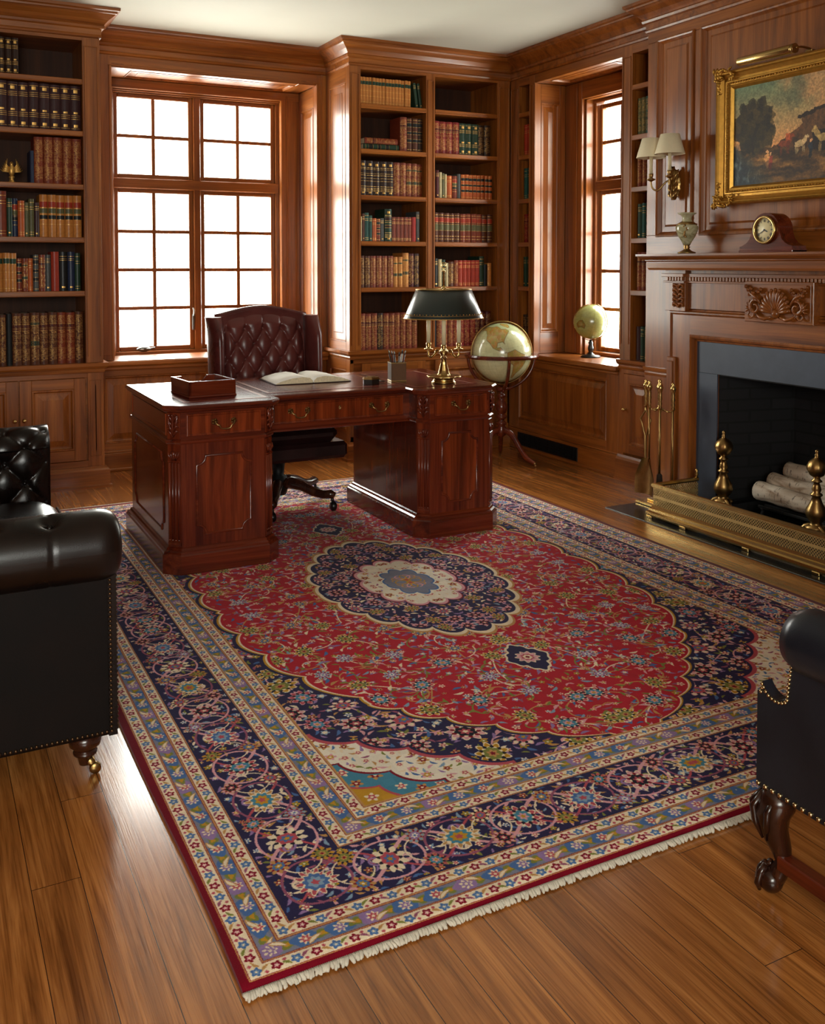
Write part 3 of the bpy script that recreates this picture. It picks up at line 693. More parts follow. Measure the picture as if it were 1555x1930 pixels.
mp = thing('mantelpiece', (4.0, 3.56, 0), 'carved walnut mantelpiece with shell plaque around the dark fireplace', 'mantelpiece')
C0 = 3.56
m = MB(); pth = lambda dx: [(4.06, 4.545 - .17 + dx), (4.06 - .0, 4.545)]
prof = [(0, 1.440), (.014, 1.441), (.020, 1.448), (.020, 1.452), (.036, 1.457), (.050, 1.468), (.052, 1.474), (.060, 1.475), (.060, 1.487), (0, 1.487)]
m.sweep(prof, [(4.06, 4.485), (3.935, 4.485), (3.935, 2.635), (4.06, 2.635)]); m.box(3.93, 4.06, 2.63, 4.49, 1.42, 1.487)
m.build('mantel_shelf', WY, mp)
m = MB(); m.sweep([(0, 1.392), (.006, 1.393), (.012, 1.405), (.016, 1.436), (.016, 1.442), (0, 1.442)], [(4.06, 4.485), (3.94, 4.485), (3.94, 2.635), (4.06, 2.635)]); m.box(3.935, 4.06, 2.63, 4.49, 1.392, 1.44)
m.build('bed_moulding', WY, mp)
m = MB(TB); m.mat = 0
m.box(2.70, 4.42, 1.165, 1.392, -.002, .028, .002)                     # frieze board
m.box(4.262, 4.432, 1.15, 1.392, .0, .050, .002); m.box(2.688, 2.858, 1.15, 1.392, 0, .050, .002)
m.sweep([(0, 0), (0, .028), (.010, .036), (.018, .036), (.026, .024), (.034, .020), (.04, 0)], [(4.39, .87), (4.39, 1.128), (2.73, 1.128), (2.73, .87)])
m.box(4.24, 4.39, .006, 1.13, 0, .026); m.box(2.73, 2.88, .006, 1.13, 0, .026)
m.mat = 1; m.box(2.88, 4.24, 1.016, 1.13, 0, .026); m.mat = 0
m.box(4.352, 4.42, .006, .875, 0, .046, .006); m.box(4.362, 4.41, .03, .85, .046, .056, .006); m.box(2.70, 2.768, .006, .875, 0, .046, .006)
m.sweep([(.0, 0), (.0, .036), (-.010, .042), (-.020, .038), (-.026, .022), (-.036, .018), (-.042, 0)], [(4.238, .006), (4.238, 1.016), (2.882, 1.016), (2.882, .006)])
m.build('surround', [WV, WY], mp)
m = MB(TB); n = 72
for i in range(n):
    u = 2.705 + i * (1.71 / n); e = .026 if (u > 4.262 or u < 2.858) else .004
    m.box(u, u + .0135, 1.330, 1.352, .028, .040 + e, .001)
m.box(2.70, 4.42, 1.352, 1.372, .028, .052, .002); m.box(2.70, 4.42, 1.318, 1.328, .028, .044, .002); m.box(4.255, 4.438, 1.352, 1.372, .03, .076, .002); m.box(4.258, 4.436, 1.318, 1.328, .03, .064, .002)
m.build('dentil_band', WY, mp)
m = MB(TB); m.box(2.9, 4.205, .80, .99, .0005, .010); m.box(4.04, 4.205, .0062, .7985, .0005, .010, .001); m.box(2.9, 3.08, .0062, .7985, .0005, .010, .001); m.build('slate_slip', slate, mp)
# carving: shell, scrolls, leaf sprays on the plaque; small acanthus on the end blocks
m = MB(TB); m.box(3.335, 3.785, 1.118, 1.335, .0, .074, .003); m.box(3.35, 3.77, 1.133, 1.32, .074, .077, .003); pq = m.build('carved_plaque', WY, mp)
carv = WY
m = MB(TB @ Matrix.Translation((3.56, 1.168, .077)))
for i in range(13):
    a = PI * (.06 + .88 * i / 12); L = .092 + .026 * math.sin(a) ** 2
    p = [(math.cos(a) * L * t, math.sin(a) * L * t * 1.06, .006 + .016 * math.sin(t * PI * .8)) for t in (.12, .35, .6, .85, 1.0)]
    m.tube(p, [.003, .006, .0095, .0125, .009], 6); m.sphere(p[-1], .0105, 8, 5)
m.lathe([(.022, 0), (.026, .012), (.014, .026), (.001, .03)], (0, 0, 0), 12)
for s in (-1, 1):
    sp = lambda cx, cy, r, t0, t1, k: [(s * (cx + r * (1 - .72 * i / k) * math.cos(t0 + (t1 - t0) * i / k)), cy + r * (1 - .72 * i / k) * math.sin(t0 + (t1 - t0) * i / k), .012 + .006 * i / k) for i in range(k + 1)]
    m.tube(sp(.135, .03, .042, 2.2, -5.2, 26), [.010 * (1 - .5 * i / 26) for i in range(27)], 6)
    m.tube(sp(.165, -.008, .030, 1.2, 7.5, 20), [.008 * (1 - .5 * i / 20) for i in range(21)], 6)
    m.tube([(s * .03, -.018, .012), (s * .07, -.03, .014), (s * .105, -.022, .014), (s * .13, .0, .012)], [.006, .010, .009, .004], 6)
    m.tube([(s * .10, .05, .012), (s * .13, .085, .018), (s * .165, .10, .014), (s * .195, .13, .01)], [.010, .009, .007, .003], 6)
    for q, (x, y) in enumerate(((.15, .105), (.175, .098), (.185, .122), (.165, .128), (.14, .075), (.2, .14), (.115, .112), (.10, .125))): m.sphere((s * x, y, .012), .0115, 8, 5)
    for q in range(5):
        a = 1.9 - q * .55; m.tube([(s * .17, .02, .01), (s * (.17 + .022 * math.cos(a)), .02 + .03 * math.sin(a), .016), (s * (.17 + .036 * math.cos(a)), .02 + .05 * math.sin(a), .008)], [.004, .007, .002], 6)
m.build('shell_carving', carv, pq)
for k, uc in enumerate((4.315, 2.805)):
    m = MB(TB @ Matrix.Translation((uc, 1.165, .050))); rg = random.Random(5)
    for s in (-1, 1):
        for j in range(5):
            y = .01 + j * .028; m.tube([(0, y, .004), (s * .018, y + .020, .012), (s * .034, y + .022, .008), (s * .040, y + .008, .006), (s * .030, y, .006)], [.004, .008, .008, .006, .003], 6)
    for j in range(7): m.sphere((0, .012 + j * .021, .006), .008, 8, 5)
    m.build('acanthus_carving', carv, mp)
m = MB(); m.sweep([(0, .735), (.006, .738), (.010, .752), (.006, .760), (.020, .768), (.024, .778), (.026, .79), (0, .79)], [(4.06, 4.655), (4.06, 4.42)]); m.build('dado_moulding', WY, mp)

# brass fender with its pierced gallery
fd = thing('fire_fender', (3.8, 3.5, .006), 'long pierced brass fender standing on the hearth in front of the fire', 'fender')
fp_ = [(3.985, 4.115), (3.655, 4.115), (3.655, 2.86)]
m = MB(); m.sweep([(0, .020), (.026, .020), (.030, .028), (.030, .042), (.020, .048), (.016, .060), (.008, .064), (.006, .080), (0, .080)], [(a, b) for a, b in fp_]); m.sweep([(0, .02), (-.03, .02), (-.03, .03), (0, .034)], fp_); m.build('base_moulding', brass, fd)
for x, y in ((3.64, 4.125), (3.637, 3.86), (3.637, 3.42), (3.637, 3.0), (3.96, 4.12)):
    m = MB(); m.box(x - .012, x + .012, y - .022, y + .022, .006, .022, .003); m.build('foot', brass, fd)
m = MB(); m.sweep([(0, .178), (.008, .180), (.011, .188), (.008, .200), (0, .203), (-.008, .200), (-.010, .188), (-.006, .180)], fp_); m.build('top_rail', brass, fd)
m = MB()
def lat(T, L, z0, z1):
    m.T = T; st = .0165; h = z1 - z0; k = int(L / st) + 1
    for i in range(-int(h / st) - 1, k):
        for s in (1, -1):
            u0, u1 = i * st, i * st + h; a0, a1 = max(u0, 0), min(u1, L)
            if a1 <= a0: continue
            v0, v1 = (z0 + a0 - u0, z0 + a1 - u0) if s > 0 else (z1 - (a0 - u0), z1 - (a1 - u0))
            m.add([(a0, v0 - .0026, 0), (a1, v1 - .0026, 0), (a1, v1 + .0026, 0), (a0, v0 + .0026, 0), (a0, v0 - .0026, .002), (a1, v1 - .0026, .002), (a1, v1 + .0026, .002), (a0, v0 + .0026, .002)], [(0, 1, 2, 3), (4, 5, 6, 7), (0, 1, 5, 4), (3, 2, 6, 7), (0, 3, 7, 4), (1, 2, 6, 5)])
TF = Matrix(((0, 0, -1, 3.655), (1, 0, 0, 2.86), (0, 1, 0, 0), (0, 0, 0, 1)))
for a, b in ((.080, .122), (.134, .176)): lat(TF, 1.255, a, b)
TS = Matrix(((1, 0, 0, 3.655), (0, 0, -1, 4.115), (0, 1, 0, 0), (0, 0, 0, 1)))
for a, b in ((.080, .122), (.134, .176)): lat(TS, .33, a, b)
m.T = Matrix.Identity(4)
m.box(3.6525, 3.6555, 2.86, 4.115, .120, .136); m.box(3.655, 3.985, 4.112, 4.115, .120, .136); m.box(3.652, 3.656, 2.86, 4.115, .172, .18)
m.build('pierced_gallery', plain('pierced_brass', (214, 184, 122), .5, .6, 0, .1, 14), fd)
m = MB(); m.lathe([(.010, 0), (.007, .010), (.012, .020), (.006, .032), (.010, .044), (.001, .054)], (3.975, 4.115, .2), 12); m.build('finial', brass, fd)

def andiron(x, y, label):
    r = thing('andiron', (x, y, .006), label, 'andiron', None); z = .006
    pr = [(.052, .100), (.052, .112), (.034, .120), (.026, .132), (.040, .150), (.050, .172), (.046, .20), (.028, .235), (.020, .262), (.030, .270), (.030, .276), (.018, .284), (.024, .30), (.018, .318), (.014, .332), (.026, .338), (.026, .344), (.016, .352), (.016, .36)]
    m = MB(); m.lathe([(a, b + z) for a, b in pr], (x, y, 0), 24, mod=lambda a, q: .05 * math.cos(12 * a) if .14 < q < .25 else 0); m.build('turned_shaft', abrass, r)
    m = MB(); m.lathe([(.014, .358), (.034, .372), (.046, .396), (.047, .414), (.038, .438), (.022, .452), (.012, .458), (.009, .466), (.012, .472), (.006, .478), (.010, .486), (.009, .494), (.001, .500)], (x, y, z), 24, mod=lambda a, q: .07 * math.cos(9 * a + (q - .4) * 40) if .365 < q < .45 else 0); m.build('flame_finial', abrass, r)
    for s in (-1, 1):
        m = MB(); m.tube(bez([(x, y + s * .02, .115), (x - .03, y + s * .07, .13), (x - .01, y + s * .085, .04), (x - .03, y + s * .12, .02)], 8), [.017 - .009 * i / 8 for i in range(9)], 8); m.sphere((x - .03, y + s * .12, .021), .0145, 10, 6); m.build('splayed_leg', abrass, r)
    m = MB(); m.box(x + .03, x + .46, y - .012, y + .012, .085, .105, .003); m.box(x + .43, x + .455, y - .012, y + .012, .0062, .09, .003); m.build('billet_bar', iron, r)
andiron(3.97, 3.905, 'brass andiron standing near the fire tools, whole in view')
andiron(3.97, 3.285, 'brass andiron in front of the birch logs')
gr = thing('fire_grate', (4.25, 3.56, .006), 'black iron grate carrying the birch logs', 'grate')
m = MB()
for i in range(6): x = 4.13 + i * .05; m.box(x - .008, x + .008, 3.33, 3.80, .080, .096, .003)
for y in (3.36, 3.77): m.box(4.12, 4.39, y - .010, y + .010, .070, .083, .003); 
m.build('bars', iron, gr)
for x in (4.14, 4.37):
    for y in (3.36, 3.77): m = MB(); m.tube([(x, y, .08), (x - .008, y + .01, .04), (x - .012, y + .016, .0065)], [.010, .008, .009], 8); m.build('leg', iron, gr)
kb = N('birch_bark'); vb = kb.coord((1, 1, 1)); nb = kb.noise(kb.coord((9, 2.2, 9)), 2.4, 5, .6); base = kb.ramp(nb, [(.3, lin((150, 122, 96))), (.48, lin((212, 196, 176))), (.7, lin((232, 222, 206)))])
nk = kb.noise(kb.coord((30, 90, 30)), 1.0, 2); nk2 = kb.noise(kb.coord((14, 9, 14)), 1.0, 3); kn = kb.ramp(nk2, [(.66, (0, 0, 0, 1)), (.72, (1, 1, 1, 1))]); dash = kb.ramp(nk, [(.62, (0, 0, 0, 1)), (.68, (.7, .7, .7, 1))])
base = kb.mix(kb.math('MAXIMUM', kn, dash), base, lin((58, 44, 36))); kb.bump(nb, .4, .01); birch = kb.set(Base_Color=base, Roughness=.8)
cutw = plain('cut_birch', (206, 170, 122), .8, 0, 0, .25, 25)
def log(x, y0, y1, z, r, dx, dz, label, sd):
    m = MB(); rg = random.Random(sd); n = 14
    P = [(x + dx * t, y1 + (y0 - y1) * t, z + dz * t + .004 * math.sin(t * 5 + sd)) for t in [i / n for i in range(n + 1)]]
    m.tube(P, [r * (1 + .05 * math.sin(i * 1.7 + sd) + rg.uniform(-.02, .02)) for i in range(n + 1)], 16)
    o = m.build('birch_log', [birch, cutw], label=label, cat='log', group='birch logs on the grate')
    for p in o.data.polygons:
        if len(p.vertices) > 6: p.material_index = 1
log(4.185, 3.312, 3.85, .156, .052, .0, -.002, 'lowest birch log at the front of the grate', 1)
log(4.286, 3.312, 3.845, .200, .047, .0, .0, 'birch log lying between the front one and the topmost one', 2)
log(4.362, 3.312, 3.80, .266, .047, .0, -.003, 'topmost birch log of the stack in the grate', 3)

# fire tools hanging round their stand
fs = thing('fire_tool_stand', (3.90, 4.33, .006), 'brass fire tool stand with stepped foot beside the fender', 'stand')
m = MB(); m.box(3.80, 4.0, 4.26, 4.44, .0062, .022, .004); m.box(3.85, 3.95, 4.295, 4.395, .022, .036, .004); m.build('base', brass, fs)
HX, HY = 3.90, 4.345
m = MB(); m.lathe([(.02, .036), (.012, .06), (.007, .09), (.007, .56), (.014, .565), (.018, .575), (.010, .585), (.014, .60), (.009, .62), (.015, .64), (.010, .66), (.016, .68), (.021, .70), (.015, .718), (.007, .726), (.013, .738), (.001, .750)], (HX, HY, 0), 14); m.build('column', brass, fs)
hooks = [(-.02, .085), (-.045, .025), (-.03, -.05), (.0, -.125)]
m = MB()
for dx, dy in hooks: m.tube([(HX, HY, .578), (HX + dx * .5, HY + dy * .55, .562), (HX + dx * .8, HY + dy * .82, .568)], .0055, 8)
m.build('hook_ring', brass, fs)
def tool(name, label, dx, dy, fn):
    x, y = HX + dx - .012, HY + dy; r = thing(name, (x, y, .1), label, 'fire tool', 'brass fire tools on the stand')
    m = MB(); m.lathe([(.007, .575), (.013, .585), (.008, .60), (.012, .612), (.008, .625), (.013, .64), (.009, .655), (.012, .668), (.009, .68), (.014, .692), (.018, .705), (.013, .718), (.006, .724), (.011, .733), (.001, .742)], (x, y, 0), 12); m.build('handle', brass, r)
    fn(x, y, r)
def f_tongs(x, y, r):
    for s in (-1, 1):
        m = MB(); m.tube([(x, y, .576), (x, y + s * .006, .55), (x, y + s * .045, .50), (x, y + s * .02, .44), (x, y + s * .006, .40), (x, y + s * .004, .25), (x, y + s * .010, .12)], .0055, 8); m.build('arm', abrass, r)
def f_shovel(x, y, r):
    m = MB(); m.tube([(x, y, .578), (x, y, .26)], .0055, 8); m.build('rod', abrass, r)
    m = MB(); m.grid(lambda u, v: (x - .02 + .035 * (1 - (2 * u - 1) ** 2) - .012 * v, y + .012 + (u - .5) * .16 * min(1, (.35 + 1.3 * v) if v < .5 else 1) * (1 - .12 * max(0, v - .7)), .275 - .215 * v), 12, 12)
    m.grid(lambda u, v: (x - .017 + .035 * (1 - (2 * u - 1) ** 2) - .012 * v, y + .012 + (u - .5) * .16 * min(1, (.35 + 1.3 * v) if v < .5 else 1) * (1 - .12 * max(0, v - .7)), .275 - .215 * v), 12, 12); m.build('scoop', abrass, r)
def f_poker(x, y, r):
    m = MB(); m.tube([(x, y, .578), (x, y, .09)], [.0055, .004], 8); m.tube([(x, y, .16), (x, y - .02, .145), (x, y - .028, .165)], [.004, .004, .002], 6); m.build('rod', abrass, r)
def f_brush(x, y, r):
    m = MB(); m.tube([(x, y, .578), (x, y, .20)], .0055, 8); m.build('rod', abrass, r)
    m = MB(); m.lathe([(.008, .20), (.016, .19), (.018, .16), (.024, .07), (.012, .068)], (x, y, 0), 14); m.build('bristle_head', plain('brush_bristle', (44, 32, 22), .9, 0, 0, .4, 120), r)
tool('fire_tongs', 'wishbone brass fire tongs hanging on the stand next to the window seat', *hooks[0], f_tongs)
tool('fire_shovel', 'brass fire shovel with wide rounded scoop hanging on the stand', *hooks[1], f_shovel)
tool('fire_brush', 'brass handled hearth brush hanging between shovel and poker', *hooks[2], f_brush)
tool('fire_poker', 'slender brass poker hanging at the fender end of the stand', *hooks[3], f_poker)

# sconce
sn = thing('wall_sconce', (4.05, 4.395, 1.9), 'two armed gilt wall sconce with cream shades beside the painting', 'sconce')
TSn = fr(4.048) @ Matrix.Translation((4.395, 1.91, 0))
m = MB(TSn); m.grid(lambda u, v: ((.048 * math.sin(PI * min(1, v * 1.05 + .02)) ** .7 * (2 * u - 1)) * (1 + .1 * math.cos(v * 40)), -.10 + .2 * v, .004 + .022 * (1 - (2 * u - 1) ** 2) + .006 * abs(math.sin(u * PI * 5))), 14, 16); m.box(-.03, .03, -.08, .08, 0, .01, .004)
for s in (-1, 1):
    for j in range(4): m.tube([(0, -.09 + j * .03, .02), (s * .025, -.07 + j * .035, .026), (s * .04, -.04 + j * .04, .012)], [.006, .009, .003], 6)
m.tube([(0, -.10, .02), (0, -.02, .035), (0, .06, .03), (0, .10, .012)], [.004, .012, .012, .004], 8); m.build('backplate', abrass, sn)
kshade = plain('cream_linen', (232, 220, 188), .8, 0, 0, .04, 80)
kshade.node_tree.nodes['Principled BSDF'].inputs['Transmission Weight'].default_value = 0.0
for s, ty in ((1, 4.475), (-1, 4.315)):
    c = ty - 4.395; TX = 3.93; zc = 1.955 if s > 0 else 1.962
    m = MB(); m.tube(bez([(4.03, 4.395, 1.92), (3.99, 4.395 + c * .3, 1.95), (3.97, 4.395 + c * .5, 1.86), (3.955, 4.395 + c * .75, 1.868), (3.935, 4.395 + c, 1.875), (3.93, ty, 1.90), (TX, ty, 1.925)], 10), .0055, 8); m.build('arm', abrass, sn)
    m = MB(); m.lathe([(.004, zc - .034), (.026, zc - .022), (.026, zc - .018), (.010, zc - .012), (.014, zc + .004), (.015, zc + .012), (.011, zc + .014)], (TX, ty, 0), 16); m.build('drip_cup', abrass, sn)
    m = MB(); m.lathe([(.0105, zc + .012), (.0105, zc + .125), (.001, zc + .127)], (TX, ty, 0), 14); m.build('candle', candle, sn)
    m = MB(); z0 = zc + .108; m.lathe([(.088, z0), (.055, z0 + .115), (.053, z0 + .115), (.086, z0), (.088, z0)], (TX, ty, 0), 28, cap=False); m.tube([(TX - .054, ty, z0 + .10), (TX + .054, ty, z0 + .10)], .0015, 6); m.build('shade', kshade, sn)

# urn, clock
onyx = N('green_onyx'); no = onyx.noise(onyx.coord((8, 8, 16)), 1.6, 6, 1.6); onyx.set(Base_Color=onyx.ramp(no, [(.3, lin((120, 112, 74))), (.5, lin((176, 172, 136))), (.7, lin((206, 200, 170)))]), Roughness=.18, Coat_Weight=.4)
ur = thing('mantel_urn', (3.955, 4.195, 1.487), 'veined green onyx urn on the mantel shelf under the sconce', 'urn')
m = MB(); m.lathe([(.020, .052), (.028, .068), (.048, .10), (.062, .135), (.064, .152), (.056, .168), (.034, .182), (.026, .196), (.026, .210), (.036, .222), (.052, .230), (.053, .235), (.046, .236), (.022, .222)], (3.955, 4.195, 1.487), 28); m.build('body', onyx.m, ur)
m = MB(); m.lathe([(.050, .001), (.052, .008), (.034, .014), (.022, .022), (.014, .030), (.020, .038), (.014, .044), (.022, .052)], (3.955, 4.195, 1.487), 20); m.build('foot', abrass, ur)
m = MB(); m.lathe([(.058, .166), (.0585, .171), (.042, .180), (.036, .184)], (3.955, 4.195, 1.487), 28); 
rg = random.Random(3)
for j in range(9): m.sphere((3.955 - .048 - .006 * math.sin(j), 4.195 - .036 + rg.uniform(-.010, .010), 1.487 + .098 + j * .008), .0065, 8, 5)
m.build('gilt_mount', abrass, ur)
ck = thing('mantel_clock', (3.93, 3.575, 1.487), 'dark mahogany hump-backed mantel clock with round cream dial', 'clock')
z0 = 1.487; m = MB(fr(3.905) @ Matrix.Translation((3.575, z0, 0)))
half = [(.172, .012), (.172, .032), (.160, .034), (.15, .038), (.125, .050), (.105, .070), (.094, .098), (.088, .125)]
poly = half + [(.089 * math.cos(a), .118 + .086 * math.sin(a)) for a in [PI * (.06 + .88 * i / 20) for i in range(21)]] + [(-x, y) for x, y in half[::-1]]
m.prism(poly, 'z', -.10, 0); m.build('case', MY, ck)
m = MB(fr(3.905) @ Matrix.Translation((3.575, z0, 0))); m.box(-.178, .178, .0, .012, -.103, .004, .003); m.box(-.178, -.09, .0005, .018, -.1, .002); m.build('base', MY, ck)
TD = fr(3.905) @ Matrix.Translation((3.575, z0 + .116, 0))
m = MB(TD); m.lathe([(.058, -.002), (.072, -.002), (.074, .008), (.070, .014), (.062, .014), (.0605, .0045)], n=36, cap=False); m.build('bezel', brass, ck)
m = MB(TD); m.lathe([(.0001, .004), (.0615, .004), (.0615, -.003), (.0001, -.003)], n=36); dl = m.build('dial', plain('clock_dial', (226, 212, 164), .5, 0, .2, .05, 20), ck)
m = MB(TD)
for h in range(12):
    a = PI / 2 - h * PI / 6
    numeral = ['XII', 'I', 'II', 'III', 'IIII', 'V', 'VI', 'VII', 'VIII', 'IX', 'X', 'XI'][h]; wd = {'I': .0032, 'V': .006, 'X': .006}; tot = sum(wd[c] for c in numeral); x = -tot / 2
    m.T = TD @ Matrix.Rotation(a - PI / 2, 4, 'Z') @ Matrix.Translation((0, .047, .0045)); H = .0065
    for c in numeral:
        w = wd[c]; xc = x + w / 2; x += w
        for p0, p1 in {'I': [(0, 0)], 'V': [(-.4, 0), (.4, 0)], 'X': [(-.4, .4), (.4, -.4)]}[c]:
            q = .0009; m.add([(xc + p1 * w - q, -H, 0), (xc + p1 * w + q, -H, 0), (xc + p0 * w + q, H, 0), (xc + p0 * w - q, H, 0), (xc + p1 * w - q, -H, .0006), (xc + p1 * w + q, -H, .0006), (xc + p0 * w + q, H, .0006), (xc + p0 * w - q, H, .0006)], [(0, 1, 2, 3), (4, 5, 6, 7), (0, 1, 5, 4), (1, 2, 6, 5), (2, 3, 7, 6), (3, 0, 4, 7)])
m.build('numeral', black, dl)
for L, w, a in ((.026, .0022, math.radians(205)), (.040, .0016, math.radians(-32))):
    m = MB(TD @ Matrix.Rotation(a, 4, 'Z')); m.add([(-.006, -w, .0065), (L * .7, -w * 1.6, .0065), (L, 0, .0065), (L * .7, w * 1.6, .0065), (-.006, w, .0065), (-.006, -w, .0075), (L * .7, -w * 1.6, .0075), (L, 0, .0075), (L * .7, w * 1.6, .0075), (-.006, w, .0075)], [(0, 1, 2, 3, 4), (5, 6, 7, 8, 9), (0, 1, 6, 5), (1, 2, 7, 6), (2, 3, 8, 7), (3, 4, 9, 8), (4, 0, 5, 9)]); m.build('hand', black, dl)

# painting in its gilt frame
def painting_pixels():
    W, H = 760, 500; rs = np.random.RandomState(11); rg = random.Random(4)
    y, x = np.mgrid[0:H, 0:W].astype(np.float32); x /= W; y /= H          # y up
    def fbm(sx, sy, o=5, seed=0):
        r = np.random.RandomState(seed); out = np.zeros((H, W)); amp = 1.; tot = 0
        for k in range(o):
            n, q = max(2, int(sx * 2 ** k)), max(2, int(sy * 2 ** k)); g = r.rand(q + 2, n + 2); fx, fy = x * n, y * q; ix, iy = fx.astype(int), fy.astype(int); tx, ty = fx - ix, fy - iy; tx = tx * tx * (3 - 2 * tx); ty = ty * ty * (3 - 2 * ty)
            out += amp * ((g[iy, ix] * (1 - tx) + g[iy, ix + 1] * tx) * (1 - ty) + (g[iy + 1, ix] * (1 - tx) + g[iy + 1, ix + 1] * tx) * ty); tot += amp; amp *= .55
        return out / tot
    c = lambda *v: np.array(v, np.float32) / 255
    L = lambda a, b, t: a * (1 - t[..., None]) + b * t[..., None]
    n1, n2, n3 = fbm(4, 3, 5, 1), fbm(7, 5, 5, 2), fbm(30, 20, 4, 3)
    img = L(c(196, 150, 108), c(104, 124, 106), np.clip((y - .38) / .6, 0, 1))
    cl = np.clip((n1 - .46) * 5 + (y - .6) * .4, 0, 1) * np.clip((x - .2) * 3, 0, 1); img = L(img, c(176, 138, 104), cl * .8); img = L(img, c(90, 96, 84), np.clip((n2 - .55) * 5, 0, 1) * .6)
    hill = .36 + .36 * np.clip((x - .38) / .55, 0, 1) ** .9 + .03 * (n2 - .5); mk = y < hill; img[mk] = L(c(66, 48, 30) + 0 * img, c(120, 84, 50), np.clip((n3 - .3) * 2, 0, 1))[mk]
    bld = (x > .62) & (y < .60 + .10 * np.clip((x - .62) / .3, 0, 1) + .02 * n2) & (y > .4); img[bld] = L(c(74, 54, 36) + 0 * img, c(112, 84, 56), np.clip(n3 * 1.6 - .3, 0, 1))[bld]
    ro = (x > .58) & (np.abs(y - (.60 + .10 * np.clip((x - .6) / .3, 0, 1))) < .018); img[ro] = c(54, 40, 28)
    ar = (x > .70) & (x < .98) & (y < .46) & (y > .22); img[ar] = c(40, 24, 18)
    gnd = .30 + .05 * np.sin(x * 5) + .03 * (n2 - .5); mk = y < gnd; img[mk] = L(c(58, 44, 26) + 0 * img, c(146, 112, 66), np.clip((fbm(6, 18, 4, 8) - .35) * 2.2, 0, 1))[mk]
    wa = np.clip((.30 - x) * 5 + (.16 - y) * 4 + (n2 - .5), 0, 1) * (y < .42); img = L(img, L(c(40, 52, 66) + 0 * img, c(96, 112, 122), np.clip((fbm(40, 14, 3, 9) - .45) * 3, 0, 1)), np.clip(wa, 0, 1))
    for _ in range(240):                         # foliage dabs
        a = rg.uniform(0, 2 * PI); q = rg.random() ** .6; u, v = .20 + .17 * q * math.cos(a), .58 + .25 * q * math.sin(a); r = rg.uniform(.016, .045)
        d = np.hypot((x - u), (y - v) * .66) < r * (1 + .5 * (n3 - .5)); tone = rg.choice([(34, 30, 16), (46, 40, 20), (62, 54, 28), (78, 66, 36)]); img[d] = img[d] * .35 + c(*tone) * .65
    tk = (np.abs(x - .205 - .02 * np.sin(y * 12)) < .012) & (y < .55) & (y > .3); img[tk] = c(38, 28, 18)
    def blob(u, v, a, b, col, ang=0.):
        dx, dy = x - u, (y - v) * .66; X = dx * math.cos(ang) + dy * math.sin(ang); Y = -dx * math.sin(ang) + dy * math.cos(ang); m_ = (X / a) ** 2 + (Y / b) ** 2 < 1 + .3 * (n3 - .5); img[m_] = img[m_] * .15 + c(*col) * .85
    def horse(u, v, s, col, f):
        blob(u, v, .055 * s, .026 * s, col); blob(u + f * .055 * s, v + .045 * s, .022 * s, .040 * s, col, -f * .5); blob(u + f * .082 * s, v + .085 * s, .024 * s, .011 * s, col, -f * .6); blob(u - f * .058 * s, v - .02 * s, .007 * s, .03 * s, (60, 40, 24))
        for q in (-.042, -.028, .032, .046): blob(u + q * s, v - .075 * s, .006 * s, .034 * s, tuple(int(k_ * .8) for k_ in col))
    horse(.47, .37, .85, (132, 70, 40), 1); horse(.60, .35, .75, (190, 172, 142), 1); horse(.80, .38, 1.05, (168, 148, 104), -1); horse(.93, .35, .85, (112, 92, 62), 1)
    for u, v, cc in ((.32, .25, (206, 158, 112)), (.35, .23, (150, 70, 60)), (.69, .30, (40, 52, 72)), (.50, .42, (176, 92, 52))):
        blob(u, v, .020, .034, cc); blob(u, v + .066, .010, .011, (206, 164, 128)); blob(u, v - .055, .018, .026, tuple(int(q * .6) for q in cc))
    wx, wy = ((fbm(34, 24, 3, 21) - .5) * 26).astype(int), ((fbm(34, 24, 3, 22) - .5) * 22).astype(int); Y_, X_ = np.mgrid[0:H, 0:W]; img = img[np.clip(Y_ + wy, 0, H - 1), np.clip(X_ + wx, 0, W - 1)]
    img = (img * (.80 + .42 * fbm(90, 70, 3, 23))[..., None] - .03) * 1.28 * c(255, 246, 222); return (np.clip((img - .05) * 1.0, 0, 1) ** 1.08).astype(np.float32)
def image_mat(name, arr, rough, coat=0., bump=0., coord='UV'):
    h, w, _ = arr.shape; im = bpy.data.images.new(name, w, h); buf = np.ones((h, w, 4), np.float32); buf[..., :3] = arr; im.pixels.foreach_set(buf.ravel()); im.update(); im.pack()
    k = N(name); t = k.n('TexImage', image=im, extension='EXTEND'); tc_ = k.n('TexCoord'); k.l(tc_.outputs[coord], t.inputs['Vector'])
    if bump: k.bump(k.noise(k.coord((1, 1, 1)), bump, 3), .35, .004)
    return k.set(Base_Color=t.outputs['Color'], Roughness=rough, Coat_Weight=coat, Coat_Roughness=.1)
def uv_box(o, fn):
    me = o.data; uv = me.uv_layers.new(name='uv')
    for l in me.loops: uv.data[l.index].uv = fn(me.vertices[l.vertex_index].co)
pt = thing('framed_painting', (4.05, 3.56, 2.12), 'pastoral oil painting of horses by a hillside in ornate gilt frame', 'painting')
Y0, Y1, Z0, Z1 = 3.085, 4.03, 1.756, 2.495
TP = Matrix(((0, 0, -1, 4.058), (1, 0, 0, 0), (0, 1, 0, 0), (0, 0, 0, 1)))
m = MB(TP); m.sweep([(0, 0), (0, .044), (.006, .060), (.014, .066), (.020, .062), (.026, .052), (.044, .036), (.056, .036), (.060, .042), (.066, .042), (.070, .034), (.078, .030), (.090, .034), (.094, .030), (.102, .020), (.106, .010)], [(Y0, Z0), (Y0, Z1), (Y1, Z1), (Y1, Z0)], True); fo = m.build('frame', gilt, pt)
m = MB(TP)
